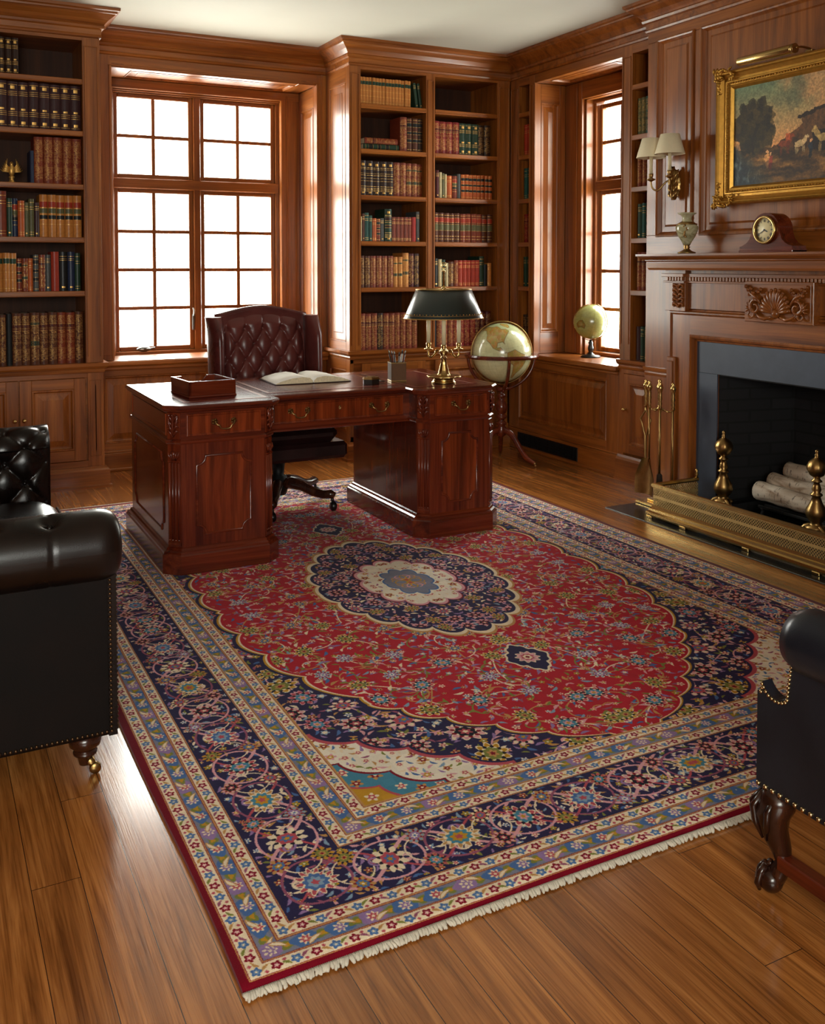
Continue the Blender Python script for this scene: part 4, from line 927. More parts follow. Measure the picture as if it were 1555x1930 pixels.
for i in range(150):                              # running bead of the inner ornament
    t = i / 150; L = 2 * ((Y1 - Y0) + (Z1 - Z0)) - .5; d = t * (L)
    w, h = Y1 - Y0 - .146, Z1 - Z0 - .146; d = t * 2 * (w + h)
    u, v = (Y0 + .073 + d, Z0 + .073) if d < w else ((Y1 - .073, Z0 + .073 + d - w) if d < w + h else ((Y1 - .073 - (d - w - h), Z1 - .073) if d < 2 * w + h else (Y0 + .073, Z1 - .073 - (d - 2 * w - h))))
    m.sphere((u, v, .040), .0058, 6, 4)
m.build('beaded_edge', gilt, fo)
for cu, cv, su, sv in ((Y0, Z0, 1, 1), (Y1, Z0, -1, 1), (Y0, Z1, 1, -1), (Y1, Z1, -1, -1)):
    m = MB(TP); rg = random.Random(9)
    for j in range(34):
        a = rg.uniform(0, PI / 2); d = rg.uniform(.0, .15); du, dv = d * math.cos(a), d * math.sin(a)
        if min(du, dv) > .055: (du, dv) = (du, .03) if du > dv else (.03, dv)
        p = Vector((cu + su * (du - .008), cv + sv * (dv - .008), .052 + rg.uniform(-.01, .012))); b = rg.uniform(0, 6.28); q = Vector((math.cos(b), math.sin(b), .2)) * .018
        m.tube([p - q, p + Vector((0, 0, .008)), p + q * .8 + Vector((q.y, -q.x, 0)) * .6], [.003, .0085, .003], 6)
    for j in range(4): m.sphere((cu + su * (.012 + .02 * (j % 2)), cv + sv * (.012 + .02 * (j // 2)), .058), .016, 8, 6)
    m.build('corner_ornament', gilt, pt)
m = MB(TP); m.box(Y0 + .096, Y1 - .096, Z0 + .096, Z1 - .096, .008, .018); cv_ = m.build('canvas', image_mat('oil_landscape', painting_pixels(), .6, .08, 160), pt)
inv = WM[pt.as_pointer()]; a0, a1, b0, b1 = Y0 + .096, Y1 - .096, Z0 + .096, Z1 - .096
uv_box(cv_, lambda c: ((a1 - (c.y + 3.56)) / (a1 - a0), (c.z + 2.12 - b0) / (b1 - b0)))
pl = thing('picture_light', (4.05, 3.6, 2.56), 'brass tube picture lamp mounted above the gilt frame', 'picture lamp')
m = MB(); m.lathe([(.0005, 0), (.021, .0), (.023, .004), (.023, .345), (.021, .349)], (3.925, 3.44, 2.505), 20, 'y'); m.build('tube_shade', brass, pl)
m = MB(); m.lathe([(.0245, 0), (.0245, .016), (.012, .022), (.0005, .024)], (3.925, 3.44 - .022, 2.505), 20, 'y'); m.build('end_cap', abrass, pl)
m = MB(); m.tube(bez([(3.925, 3.417, 2.505), (3.928, 3.405, 2.509), (3.97, 3.415, 2.520), (4.035, 3.42, 2.512)], 10), .006, 8); m.box(4.02, 4.05, 3.40, 3.44, 2.4965, 2.508, .002); m.build('bracket_arm', abrass, pl)
# ---------------------------------------------------------------- the rug
RU0, RV0, RL, RW = .537, 1.753, 4.04, 2.797
rg_ = thing('persian_rug', (1.935, 3.77, 0), 'large red and navy hand-knotted rug with floral medallion under the desk', 'rug')
m = MB()
def rugz(u, v): return .0105 + .0008 * math.sin(u * 9 + v * 5) + .0006 * math.sin(v * 13)
def rugx(v): return .006 * math.sin(v * 2.1 + .6) + .003 * math.sin(v * 5.3)
m.grid(lambda u, v: (RU0 + rugx(v * 4) * (1 - u) + RW * u, RV0 + RL * v + .004 * math.sin(u * 7), rugz(u * 3, v * 4)), 60, 90); top_n = len(m.f)
k = 61
def edge(idx):
    base = len(m.v)
    for i in idx: p = m.v[i]; m.v.append(Vector((p.x, p.y, .0006)))
    for j in range(len(idx) - 1): m.f.append([idx[j], idx[j + 1], base + j + 1, base + j]); m.m.append(0); m.s.append(False)
edge(list(range(61))); edge([90 * k + i for i in range(61)]); edge([j * k for j in range(91)]); edge([j * k + 60 for j in range(91)])
rgm = image_mat('rug_wool', rug_pattern(), .95)
rt_ = rgm.node_tree; bs = rt_.nodes['Principled BSDF']; bs.inputs['Sheen Weight'].default_value = .10; bs.inputs['Sheen Roughness'].default_value = .35; bs.inputs['Specular IOR Level'].default_value = .08
tcn = rt_.nodes.new('ShaderNodeTexCoord'); vn = rt_.nodes.new('ShaderNodeTexNoise'); vn.inputs['Scale'].default_value = 420; bn = rt_.nodes.new('ShaderNodeBump'); bn.inputs['Strength'].default_value = .35; bn.inputs['Distance'].default_value = .003
rt_.links.new(tcn.outputs['Object'], vn.inputs['Vector']); rt_.links.new(vn.outputs['Fac'], bn.inputs['Height']); rt_.links.new(bn.outputs['Normal'], bs.inputs['Normal'])
ro = m.build('pile', rgm, rg_)
uv_box(ro, lambda c: ((c.x + 1.935 - RU0) / RW, (c.y + 3.77 - RV0) / RL))
wool = plain('undyed_wool', (206, 198, 182), .95, 0, 0, .15, 60)
m = MB(); rg = random.Random(8)
for yb, sgn in ((RV0, -1), (RV0 + RL, 1)):
    x = RU0 + .002
    while x < RU0 + RW:
        y = yb + .004 * math.sin((x - RU0) / RW * 7); L = rg.uniform(.012, .019); b = rg.uniform(-.007, .007)
        m.tube([(x, y - sgn * .001, .009), (x + b * .3, y + sgn * L * .4, .0105), (x + b, y + sgn * L * .8, .007), (x + b * 1.4, y + sgn * L, .004)], [.0032, .0042, .0042, .0022], 5); x += .0040
m.build('fringe', wool, rg_, kind='stuff')

# ---------------------------------------------------------------- partners' desk
Z0 = .0125
dk = thing('pedestal_desk', (1.88, 4.78, Z0), 'large mahogany pedestal desk with leather top and carved corner pilasters', 'desk')
def cham(x0, x1, y0, y1, c, cb=0.0): return [(x0, y1), (x0, y0 + c), (x0 + c, y0), (x1 - c, y0), (x1, y0 + c), (x1, y1)]
def off(poly, d):                               # grow an outline outward
    n = len(poly); out = []
    for i in range(n):
        a, b, c = Vector(poly[i - 1]), Vector(poly[i]), Vector(poly[(i + 1) % n]); n0 = Vector(((b - a).y, -(b - a).x)).normalized(); n1 = Vector(((c - b).y, -(c - b).x)).normalized(); q = n0 + n1; q = q / max(q.dot(n0), .2); out.append((b.x + q.x * d, b.y + q.y * d))
    return out
L0, L1, R0, R1, F, B = 1.012, 1.508, 2.300, 2.752, 4.335, 5.20
pedL, pedR = cham(L0, L1, F, B, .050), cham(R0, R1, F, B, .050)
KF = 4.475
topo = [(L0, B), (L0, F + .05), (L0 + .05, F), (L1 - .03, F), (L1 + .012, F + .042), (L1 + .012, KF), (R0 - .012, KF), (R0 - .012, F + .042), (R0 + .03, F), (R1 - .05, F), (R1, F + .05), (R1, B)]
# frieze with drawer openings, waist moulding, plinths
m = MB()
for poly in (pedL, pedR): m.prism(poly, 'z', .625, .752)
m.box(L1 - .02, R0 + .02, KF, B, .612, .752)
m.build('frieze', MX, dk)
m = MB(); wp = [(0, .604), (.006, .606), (.011, .614), (.011, .620), (.004, .626), (0, .626)]
for poly in (pedL, pedR): m.sweep(wp, poly, True)
m.sweep([(0, .600), (.006, .602), (.008, .610), (0, .616)], [(L1, KF), (R0, KF)]); m.build('waist_moulding', MX, dk)
for poly in (pedL, pedR):
    m = MB(); m.prism(poly, 'z', .11, .606); pe = m.build('pedestal', MV, dk)
    m = MB(); m.sweep([(0, Z0), (.030, Z0), (.030, .098), (.024, .104), (.022, .112), (.012, .118), (.008, .128), (0, .132)], poly, True); m.prism(poly, 'z', Z0, .11); m.build('plinth', MX, pe)
    x0, x1 = poly[2][0], poly[3][0]
    def notch(T, u0, u1, v0, v1, r, mat):       # bead with hollowed corners
        mm = MB(T); p = []
        for cx, cy, a in ((u0, v0, PI / 2), (u1, v0, PI), (u1, v1, -PI / 2), (u0, v1, 0)): p += arc(cx, cy, r, a, a - PI / 2, 7)
        mm.sweep([(-.006, 0), (-.004, .005), (0, .007), (.004, .005), (.006, 0)], p, True, True); mm.mat = 1
        mm.add([(a_, b_, .0012) for a_, b_ in p], [list(range(len(p)))], False); mm.build('beaded_panel', [MX, MF], pe)
    notch(fb(F), x0 + .07, x1 - .07, .185, .545, .042, 0); notch(fr(poly[0][0]) if poly is pedL else fr(R0), F + .13, B - .09, .185, .545, .042, 0) if poly is pedL else None
    # fluted pilaster and carved leaf on each canted front corner
    for (ax, ay), (bx, by), sd in ((poly[1], poly[2], 0), (poly[3], poly[4], 1)):
        c = Vector(((ax + bx) / 2, (ay + by) / 2)); u = Vector((bx - ax, by - ay)).normalized(); nn = Vector((u.y, -u.x))
        T = Matrix(((u.x, 0, nn.x, c.x), (u.y, 0, nn.y, c.y), (0, 1, 0, 0), (0, 0, 0, 1))); h = .033
        m = MB(T); m.box(-h, h, .134, .60, 0, .004, .001)
        for i in range(4): q = -.024 + i * .016; m.tube([(q, .165, .004), (q, .52, .004)], .0058, 8); m.sphere((q, .165, .005), .0062, 8, 5)
        for i in range(5): q = -.024 + i * .012; m.tube([(q * .4, .533, .004), (q, .556, .011), (q * 1.2, .572, .006)], [.004, .006, .003], 6)
        m.sphere((0, .562, .006), .012, 10, 6); m.box(-h, h, .522, .53, 0, .009, .002); m.box(-h, h, .14, .155, 0, .009, .002); m.build('fluted_pilaster', MV, pe)
        m = MB(T); m.box(-h, h, .63, .748, 0, .006, .001)
        m.tube([(0, .636, .008), (0, .69, .014), (0, .735, .012), (0, .742, .022)], [.004, .006, .008, .005], 6)
        for s in (-1, 1):
            for j in range(4): y = .64 + j * .022; m.tube([(0, y, .008), (s * .012, y + .020, .015), (s * .022, y + .030, .014), (s * .028, y + .022, .010)], [.003, .006, .006, .003], 6)
            m.tube([(s * .003, .655, .010), (s * .018, .70, .016), (s * .024, .735, .012), (s * .014, .742, .014)], [.003, .006, .006, .004], 6)
        m.build('carved_leaf', MV, dk)
# plain side rails
m = MB(fr(L0)); m.field(F + .07, B - .03, .64, .742, 0, [(0, 0), (.002, .004), (.006, .004), (.008, 0), (.009, .0008)]); m.build('side_panel', MF, dk)
# top
m = MB(); tp = [(-.01, .752), (.010, .752), (.016, .756), (.022, .766), (.026, .770), (.026, .778), (.020, .785), (-.01, .785)]
m.sweep(tp, topo, True, False); m.prism(topo, 'z', .7525, .7845); m.build('top', MX, dk)
def inlay_mat():
    k = N('oxblood_top_leather'); v = k.coord(); f = k.noise(v, 6, 5); vo = k.n('TexVoronoi', feature='DISTANCE_TO_EDGE', Scale=400.); k.l(v, vo.inputs['Vector']); k.bump(vo.outputs['Distance'], .08, .001)
    return k.set(Base_Color=k.ramp(f, [(.3, lin((70, 20, 20))), (.7, lin((104, 36, 32)))]), Roughness=.26, Coat_Weight=.25, Coat_Roughness=.2)
IL = inlay_mat()
for a, b, y0, y1 in ((L0 + .075, 1.512, F + .075, B - .075), (1.54, 2.27, KF + .07, B - .075), (2.298, R1 - .075, F + .075, B - .075)):
    m = MB(); m.box(a, b, y0, y1, .7845, .7858); i_ = m.build('leather_inlay', IL, dk)
    m = MB()
    for d, w in ((.012, .004), (.022, .0015)):
        for p in ((a + d, b - d, y0 + d, y0 + d + w), (a + d, b - d, y1 - d - w, y1 - d), (a + d, a + d + w, y0 + d, y1 - d), (b - d - w, b - d, y0 + d, y1 - d)): m.box(*p, .7858, .7860)
    m.build('gilt_line', plain('worn_gilt_line', (150, 84, 40), .4, .3, 0, .3, 60) if 'worn_gilt_line' not in bpy.data.materials else bpy.data.materials['worn_gilt_line'], i_)
# drawers with swan-neck handles
def handle(root, T, u, v):
    m = MB(T)
    for s in (-1, 1):
        m.lathe([(.001, 0), (.013, .0), (.014, .003), (.008, .006), (.005, .014), (.007, .018), (.001, .021)], (u + s * .045, v, 0), 14)
        for j in range(5): a = j * 2 * PI / 5; m.sphere((u + s * .045 + .012 * math.cos(a), v + .012 * math.sin(a), .002), .0045, 6, 4)
    m.tube(bez([(u - .045, v, .018), (u - .040, v - .022, .026), (u - .028, v - .006, .026), (u - .026, v - .024, .026), (u - .022, v - .036, .024), (u + .022, v - .036, .024), (u + .026, v - .024, .026), (u + .028, v - .006, .026), (u + .040, v - .022, .026), (u + .045, v, .018)], 8), .0036, 8); m.build('handle', abrass, root)
for a, b, y, hs_ in ((1.085, 1.44, F, (.0,)), (1.545, 2.262, KF, (-.22, .22)), (2.372, 2.69, F, (0.,))):
    T = fb(y); m = MB(T); m.box(a, b, .640, .742, -.3, .003, .001); m.field(a, b, .640, .742, .003, [(0, 0), (.002, .005), (.006, .006), (.009, .003), (.011, .0008)]); d = m.build('drawer', [MF, MF], dk)
    c = (a + b) / 2
    for o in hs_: handle(d, fb(y - .003), c + o, .700)
    if len(hs_) == 2: m = MB(fb(y - .003)); m.lathe([(.001, 0), (.008, 0), (.009, .002), (.007, .003), (.003, .002), (.001, .0)], (c, .70, 0), 14, sx=.75, sy=1.3); m.build('keyhole', abrass, d)

# things on the desk
ZT = .7862
def tray():
    x0, x1, y0, y1 = 0, .235, 0, .27; r = thing('letter_tray', (1.152, 4.53, ZT), 'open mahogany letter tray with scooped back on the desk top', 'tray', None, math.radians(5))
    W_ = WM[r.as_pointer()]; t = .012
    m = MB(W_); m.box(0, x1, 0, y1, .0004, .010, .001); m.box(0, x1, 0, t, .010, .078, .002); m.box(0, t, 0, y1, .010, .078, .002); m.box(x1 - t, x1, t, y1, .010, .078, .002)
    m.prism([(0, .010), (x1, .010), (x1, .078), (x1 - .05, .078), (x1 - .085, .040), (.085, .040), (.05, .078), (0, .078)], 'y', y1 - t, y1); m.box(-.004, x1 + .004, -.004, y1 + .004, 0, .008, .002); m.build('box', MX, r)
    m = MB(W_); m.box(t + .004, x1 - t - .004, t + .006, y1 - t - .006, .0102, .020, .001); m.build('paper_lining', plain('pale_papers', (226, 218, 200), .7), r)
tray()
ob = thing('open_book', (1.90, 4.96, ZT), 'thick open book with blank cream pages lying on the desk', 'book', None, math.radians(-2)); W_ = WM[ob.as_pointer()]
m = MB(W_); m.box(-.215, .215, -.155, .155, .0003, .004, .001); m.build('cover', plain('dark_book_cloth', (52, 34, 26), .6), ob)
for s in (-1, 1):
    pr = [(s * .004, .004), (s * .002, .014), (s * .02, .030), (s * .06, .037), (s * .12, .032), (s * .18, .018), (s * .208, .007), (s * .207, .004)]
    m = MB(W_); m.prism(pr, 'y', -.148, .148, True)
    o = m.build('page_block', [paper, pagee], ob)
    for p in o.data.polygons:
        if len(p.vertices) > 4: p.material_index = 1
ib = thing('trinket_box', (2.165, 4.66, ZT), 'small dark hexagonal box with brass lid beside the pencil cup', 'box', None, .3)
W_ = WM[ib.as_pointer()]; hx = lambda r: [(r * math.cos(PI / 3 * i), r * .8 * math.sin(PI / 3 * i)) for i in range(6)]
m = MB(W_); m.prism(hx(.052), 'z', .0004, .026); m.build('body', plain('ebony_box', (26, 22, 20), .3), ib)
m = MB(W_); m.prism(hx(.056), 'z', .026, .031); m.prism(hx(.050), 'z', .031, .036); m.prism(hx(.028), 'z', .036, .039); m.build('lid', abrass, ib)
m = MB(W_); m.tube([(.054, .0, .012), (.075, -.006, .008), (.098, -.002, .004)], [.004, .005, .003], 8); m.build('clasp_tongue', steel, ib)
pc = thing('pencil_cup', (2.345, 4.71, ZT), 'square brown leather pencil cup standing on the desk', 'pencil cup', None, math.radians(-12)); W_ = WM[pc.as_pointer()]
m = MB(W_); h = .042
for a in ((-h, h, -h, -h + .004), (-h, h, h - .004, h), (-h, -h + .004, -h, h), (h - .004, h, -h, h)): m.box(*a, .003, .104, .001)
m.box(-h, h, -h, h, .0004, .004); m.build('body', plain('tan_leather_box', (92, 58, 28), .7, 0, 0, .12, 60, .1), pc)
m = MB(W_)
for z in (.004, .102): m.box(-h - .001, h + .001, -h - .001, -h + .002, z - .003, z + .003); m.box(-h - .001, h + .001, h - .002, h + .001, z - .003, z + .003); m.box(-h - .001, -h + .002, -h, h, z - .003, z + .003); m.box(h - .002, h + .001, -h, h, z - .003, z + .003)
m.build('gilt_rim', abrass, pc)
pens = [(-.022, .0, -.20, .05, .172, 0, 'black pen leaning outermost on the book side of the cup'), (-.016, -.012, -.16, -.05, .168, 1, 'dark red pencil second from the book side of the cup'), (-.004, .010, -.06, .06, .162, 0, 'short black pen upright in the back of the cup'), (.006, -.014, .02, -.06, .160, 2, 'silver pen standing upright in the middle of the cup'), (.016, .004, .16, .05, .172, 2, 'silver tipped pen leaning toward the lamp in the cup'), (.022, -.008, .20, -.03, .168, 1, 'dark red pencil outermost on the lamp side of the cup')]
pm = [black, plain('red_lacquer', (70, 20, 18), .3), steel]
for x, y, tx, ty, L, c, lb_ in pens:
    b = W_ @ Vector((x - tx * .05 * .9, y - ty * .05, .0052)); e = W_ @ Vector((x + tx * .12, y + ty * .12, L))
    r = thing('pen', tuple(b), lb_, 'pen', 'pens in the leather cup'); d = e - b
    m = MB(); m.tube([b, b + d * .86], .0042, 8); m.build('barrel', pm[c], r)
    m = MB(); m.tube([b + d * .86, b + d * .95, e], [.0044, .0036, .0012], 8); m.build('tip', steel if c != 2 else black, r)
# bouillotte lamp
LX, LY = 2.53, 4.515
la = thing('desk_lamp', (LX, LY, ZT), 'brass candlestick desk lamp with dark green metal shade', 'lamp')
m = MB(); m.lathe([(.064, .0003), (.066, .006), (.060, .010), (.056, .022), (.062, .028), (.086, .030), (.092, .036), (.088, .040), (.070, .037), (.040, .042), (.030, .052), (.026, .07), (.018, .10), (.013, .13), (.018, .137), (.012, .142), (.020, .155), (.026, .165), (.020, .178), (.010, .19), (.008, .20)], (LX, LY, ZT), 32, mod=lambda a, z: .06 * math.cos(8 * a) if .0285 < z < .135 else 0); m.build('base', brass, la)
m = MB(); m.lathe([(.006, .19), (.006, .60), (.010, .603), (.004, .61), (.008, .615), (.004, .622), (.001, .624)], (LX, LY, ZT), 10); m.tube([(LX + .014 * math.cos(a), LY, ZT + .635 + .014 * math.sin(a)) for a in [2 * PI * i / 16 for i in range(16)]], .003, 6, True); m.build('stem', brass, la)
for i in range(3):
    a = math.radians(1 + i * 120) ; ca, sa = math.cos(a), math.sin(a); P = lambda r, z: (LX + ca * r, LY + sa * r, ZT + z)
    m = MB(); m.tube(bez([P(.01, .15), P(.04, .20), P(.055, .135), P(.08, .135), P(.095, .136), P(.098, .15), P(.095, .18)], 10), .0052, 8); m.tube(bez([P(.02, .165), P(.035, .185), P(.06, .175), P(.05, .155)], 8), .004, 6); m.build('arm', brass, la)
    q = P(.095, 0); m = MB(); m.lathe([(.004, .172), (.024, .178), (.025, .181), (.010, .184), (.013, .200), (.014, .212), (.011, .214)], (q[0], q[1], ZT), 16); m.build('candle_cup', brass, la)
    m = MB(); m.lathe([(.0105, .212), (.0105, .352), (.001, .354)], (q[0], q[1], ZT), 14); m.build('candle', candle, la)
tole = N('green_black_tole'); tole.set(Base_Color=lin((30, 40, 38)), Roughness=.3, Coat_Weight=.4, Coat_Roughness=.15)
m = MB(); zb, zt = .350, .505; m.lathe([(.224, zb), (.156, zt), (.1545, zt), (.2225, zb), (.224, zb)], (LX, LY, ZT), 56, sy=.82, cap=False); m.mat = 1; m.lathe([(.2222, zb + .0005), (.1543, zt - .0005)], (LX, LY, ZT), 56, sy=.82, cap=False); sh = m.build('shade', [tole.m, plain('shade_lining', (220, 206, 168), .6)], la)
m = MB(); 
for z, r in ((zb + .001, .2245), (zt, .156)): m.tube([(LX + r * math.cos(2 * PI * i / 56), LY + r * .82 * math.sin(2 * PI * i / 56), ZT + z) for i in range(56)], .0022, 6, True)
for i in range(64):
    a = 2 * PI * i / 64; r = .2138 + .0006
    m.sphere((LX + r * math.cos(a), LY + r * .82 * math.sin(a), ZT + zb + .024), .0034 if i % 2 else .0022, 6, 4)
m.tube([(LX + .2165 * math.cos(2 * PI * i / 56), LY + .2165 * .82 * math.sin(2 * PI * i / 56), ZT + zb + .0175) for i in range(56)], .0009, 5, True); m.build('gilt_band', gold, sh)
m = MB()
for i in range(3): a = math.radians(1 + i * 120); m.tube([(LX, LY, ZT + .51), (LX + .155 * math.cos(a), LY + .155 * .82 * math.sin(a), ZT + .504)], .0025, 6)
m.lathe([(.012, .505), (.014, .512), (.008, .52)], (LX, LY, ZT), 12); m.build('shade_carrier', brass, la)
# ---------------------------------------------------------------- upholstered seats
ox = leather('oxblood_leather', (66, 26, 25), (100, 48, 43), .30)
bl = leather('near_black_brown_leather', (10, 6, 5), (26, 16, 12), .28)
nv = leather('black_navy_leather', (18, 20, 27), (33, 36, 45), .32)
def puff(u, v, du, dv, vtop=None):             # button tufting: diamond pillows between buttons, folds on the diagonals
    a, b = u / du + v / (2 * dv), u / du - v / (2 * dv)
    if vtop is not None and v > vtop:
        k = round(vtop / dv); o = .5 if k % 2 else 0.; t = min(1, (v - vtop) / dv)
        h = abs(math.sin(PI * (u / du - o))) ** .5 * (1 - t * .6) + t * .6
        d2 = min(((u / du - o) - round(u / du - o)) ** 2 * du * du + (v - vtop) ** 2, 1)
    else:
        h = (abs(math.sin(PI * a)) * abs(math.sin(PI * b))) ** .42
        aa, bb = a - round(a), b - round(b); d2 = ((aa + bb) / 2 * du) ** 2 + ((aa - bb) * dv) ** 2
    return h - .65 * math.exp(-d2 / .00016)

# desk chair
CX, CY = 1.865, 5.30
ch = thing('desk_chair', (CX, CY, .0), 'oxblood leather wing chair with buttoned back behind the desk', 'chair')
YB = 5.55; hw = .27
def backy(z): return YB + .10 * (z - .5)
def topz(x): t = (x - CX) / hw; return 1.105 + .048 * math.cos(min(1, abs(t)) * PI / 2 * 1.0) ** 1.2
m = MB()
du, dv = .112, .092
def bf(u, v):
    x = CX + (u - .5) * 2 * hw; zt = topz(x); z = .44 + (zt - .44) * v
    e = min(1, min(u, 1 - u) * 9) ** .5 * min(1, (1 - v) * 9 + .02) ** .5
    p = puff(x - CX + .5 * du, z - (1.042 - 7 * dv), du, dv, 7 * dv)
    return (x, backy(z) - .045 * e - .026 * p * e, z)
m.grid(bf, 84, 92)
m.build('tufted_back', ox, ch)
m = MB(); bb_ = [(CX + (i / 16 - .5) * 2 * (hw + .015), topz(CX + (i / 16 - .5) * 2 * hw) + .004) for i in range(17)]
m.prism([(bb_[0][0], .40)] + bb_ + [(bb_[-1][0], .40)], 'y', YB + .02, YB + .13, True); m.tube([(x, backy(z) - .01, z) for x, z in bb_], .022, 10); m.build('back_shell', ox, ch)
m = MB()
for i in range(9):
    for j in range(8):
        x = CX - .5 * du + (i - 4) * du * 1.0 + (du / 2 if j % 2 == 0 else 0); z = 1.042 - j * dv + 0
        if abs(x - CX) < hw - .06 and z > .5: m.sphere((x, backy(z) - .040 + .014, z), .011, 10, 6)
m.build('button', ox, ch)
for s in (-1, 1):
    xw = CX + s * (hw + .022); m = MB()
    # wing: a padded blade curving forward, full at the top and sweeping down to the arm
    def wf(u, v, s=s, xw=xw):
        z = .50 + .615 * v; dep = .155 * min(1, (1.06 - v) * 4.2) ** .5 * (.72 + .28 * math.sin(min(1, v * 1.15) * PI * .5)); a = 2 * PI * u
        th = .034 + .012 * v
        return (xw + s * .012 + th * math.cos(a) + s * .02 * (1 - v) * 0, backy(z) - dep / 2 + (dep / 2 + .035) * math.sin(a), z + .012 * math.cos(a) * s * 0 + (.02 * (1 - math.cos(a) * s) if v > .97 else 0) * 0)
    m.grid(wf, 22, 30, True); p = [wf(i / 22, 1) for i in range(22)]; m.add(p, [list(range(22))], True)
    m.build('wing', ox, ch)
    m = MB(); m.tube([(xw + s * .01, YB + .05, .66), (xw + s * .012, 5.46, .665), (xw + s * .012, 5.30, .66), (xw + s * .012, 5.265, .64)], [.036, .042, .044, .034], 14); m.box(xw - .03, xw + .04, 5.29, YB + .04, .42, .65, .02); m.build('arm', ox, ch)
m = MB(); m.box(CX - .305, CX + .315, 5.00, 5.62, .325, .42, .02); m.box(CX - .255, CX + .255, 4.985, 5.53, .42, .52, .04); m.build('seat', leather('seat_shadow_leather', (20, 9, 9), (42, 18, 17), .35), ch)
m = MB(); m.lathe([(.11, .325), (.11, .30), (.04, .29), (.032, .20), (.05, .19), (.056, .12), (.045, .085), (.001, .085)], (CX, CY, 0), 20); m.build('swivel_column', iron, ch)
for k in range(5):
    a = math.radians(-43 + 72 * k); ca, sa = math.cos(a), math.sin(a); Q = lambda r, z: (CX + ca * r, CY + sa * r, z)
    m = MB(); m.tube([Q(.02, .15), Q(.08, .155), (Q(.15, .142)), Q(.22, .112), Q(.28, .10), Q(.325, .106), Q(.348, .098)], [.032, .034, .03, .026, .024, .026, .018], 10, flat=1.0); l_ = m.build('leg', DK, ch)
    m = MB(); fz_ = rugz((CX + ca * .34 - RU0) / RW * 3, (CY + sa * .34 - RV0) / RL * 4) + .0005; q = Q(.34, fz_ + .027); m.lathe([(.001, -.016), (.02, -.016), (.0265, -.010), (.0265, .010), (.02, .016), (.001, .016)], q, 18, 'x' if abs(sa) > .5 else 'y'); m.tube([Q(.33, .10), (q[0], q[1], q[2] + .012)], .009, 8); m.build('caster', black, l_)

bl_shaded = leather('shade_toned_hide', (9, 6, 5), (20, 12, 9), .62); db_ = bl_shaded.node_tree.nodes['Principled BSDF']; db_.inputs['Coat Weight'].default_value = 0; db_.inputs['Specular IOR Level'].default_value = .12  # same sofa leather, its low light put in as darker, duller tones
# chesterfield sofa at the edge of the picture
so = thing('chesterfield_sofa', (.0, 3.45, 0), 'dark brown leather chesterfield sofa with nailhead trim and turned legs', 'sofa')
def roll(name, yc, sgn, zc=.645, r=.098, x0=-.55, x1=.495):
    # rolled arm with buttons along its crown and stitched pleats running down from them
    m = MB(); bx = [.310, .165, .02, -.125, -.27]
    def f(u, v):
        x = x0 + (x1 - x0) * u; a = 2 * PI * v
        e = 1.0
        if u > .94: t = (u - .94) / .06; e = math.sqrt(max(0.0, 1 - (t * .93) ** 2)); x = x0 + (x1 - x0) * (.94 + .06 * math.sin(t * PI / 2))
        h = 0
        for b in bx:
            cr_ = math.exp(-((x - b) / .0035) ** 2) * .004; da = math.atan2(math.sin(a - 1.2), math.cos(a - 1.2)); h -= cr_ + .020 * math.exp(-((x - b) ** 2 + (da * r) ** 2) / .0004) + .006 * math.exp(-((x - b) ** 2 * .25 + (da * r) ** 2) / .0009)
        rr = (r + h) * e
        return (x, yc + sgn * rr * math.cos(a) * -1 * 1.0, zc + rr * math.sin(a))
    m.grid(f, 150, 48); m.add([f(1, i / 48) for i in range(48)], [list(range(48))], True)
    o = m.build(name, bl, so)
    mb = MB()
    for b in bx: p = f((b - x0) / (x1 - x0), 1.2 / (2 * PI)); mb.sphere((p[0], p[1], p[2] + .004), .009, 10, 6)
    mb.build('button', bl, o)
roll('rolled_arm', 2.745, 1)
m = MB(); m.box(-.55, .468, 2.70, 2.93, .118, .62, .012); m.build('arm_side', bl_shaded, so)
m = MB(); m.prism([(2.70, .12), (2.93, .12), (2.93, .58), (2.70, .58)], 'x', .455, .478); m.build('arm_front', bl, so)
nm_ = plain('dull_nail', (92, 70, 48), .35, .9, 0, .2, 60)
m = MB()
for i in range(78): m.sphere((.462 - i * .013, 2.698, .134), .0046, 8, 5, (1, 1, 1))
for i in range(34): m.sphere((.461, 2.698, .147 + i * .0128), .0046, 8, 5)
for i in range(34): m.sphere((.479, 2.712, .14 + i * .0128), .0046, 8, 5)
for i in range(17): m.sphere((.479, 2.712 + i * .0128, .134), .0046, 8, 5)
m.build('nailhead_trim', nm_, so)
# inside of the far arm, buttoned, rolling over at the top
m = MB(); du, dv = .15, .081
def ff(u, v):
    x = -.5 + .985 * u; s = v * .46
    if s < .24: y, z, ny, nz_ = 4.17 + .0 * s, .44 + s, -1, 0
    else:
        a = (s - .24) / .10; a = min(a, 2.3); y, z, ny, nz_ = 4.27 - .10 * math.cos(a), .665 + .085 * math.sin(a), -math.cos(a), math.sin(a)
    e = min(1, (1 - u) * 14) ** .5
    p = puff(x - .385, s - .252, du, dv) * .026 * (1 if s < .33 else max(0, 1 - (s - .33) / .06))
    return (x, y + ny * p * e - (1 - e) * -.03, z + nz_ * p * e)
m.grid(ff, 120, 70); m.build('tufted_inner_arm', bl, so)
m = MB(); m.prism([(4.19, .118), (4.37, .118), (4.37, .66)] + [(4.275 + .092 * math.cos(a), .66 + .085 * math.sin(a)) for a in [PI * i / 12 for i in range(13)]] + [(4.19, .60)], 'x', -.55, .484, True); m.build('far_arm', bl, so)
m = MB()
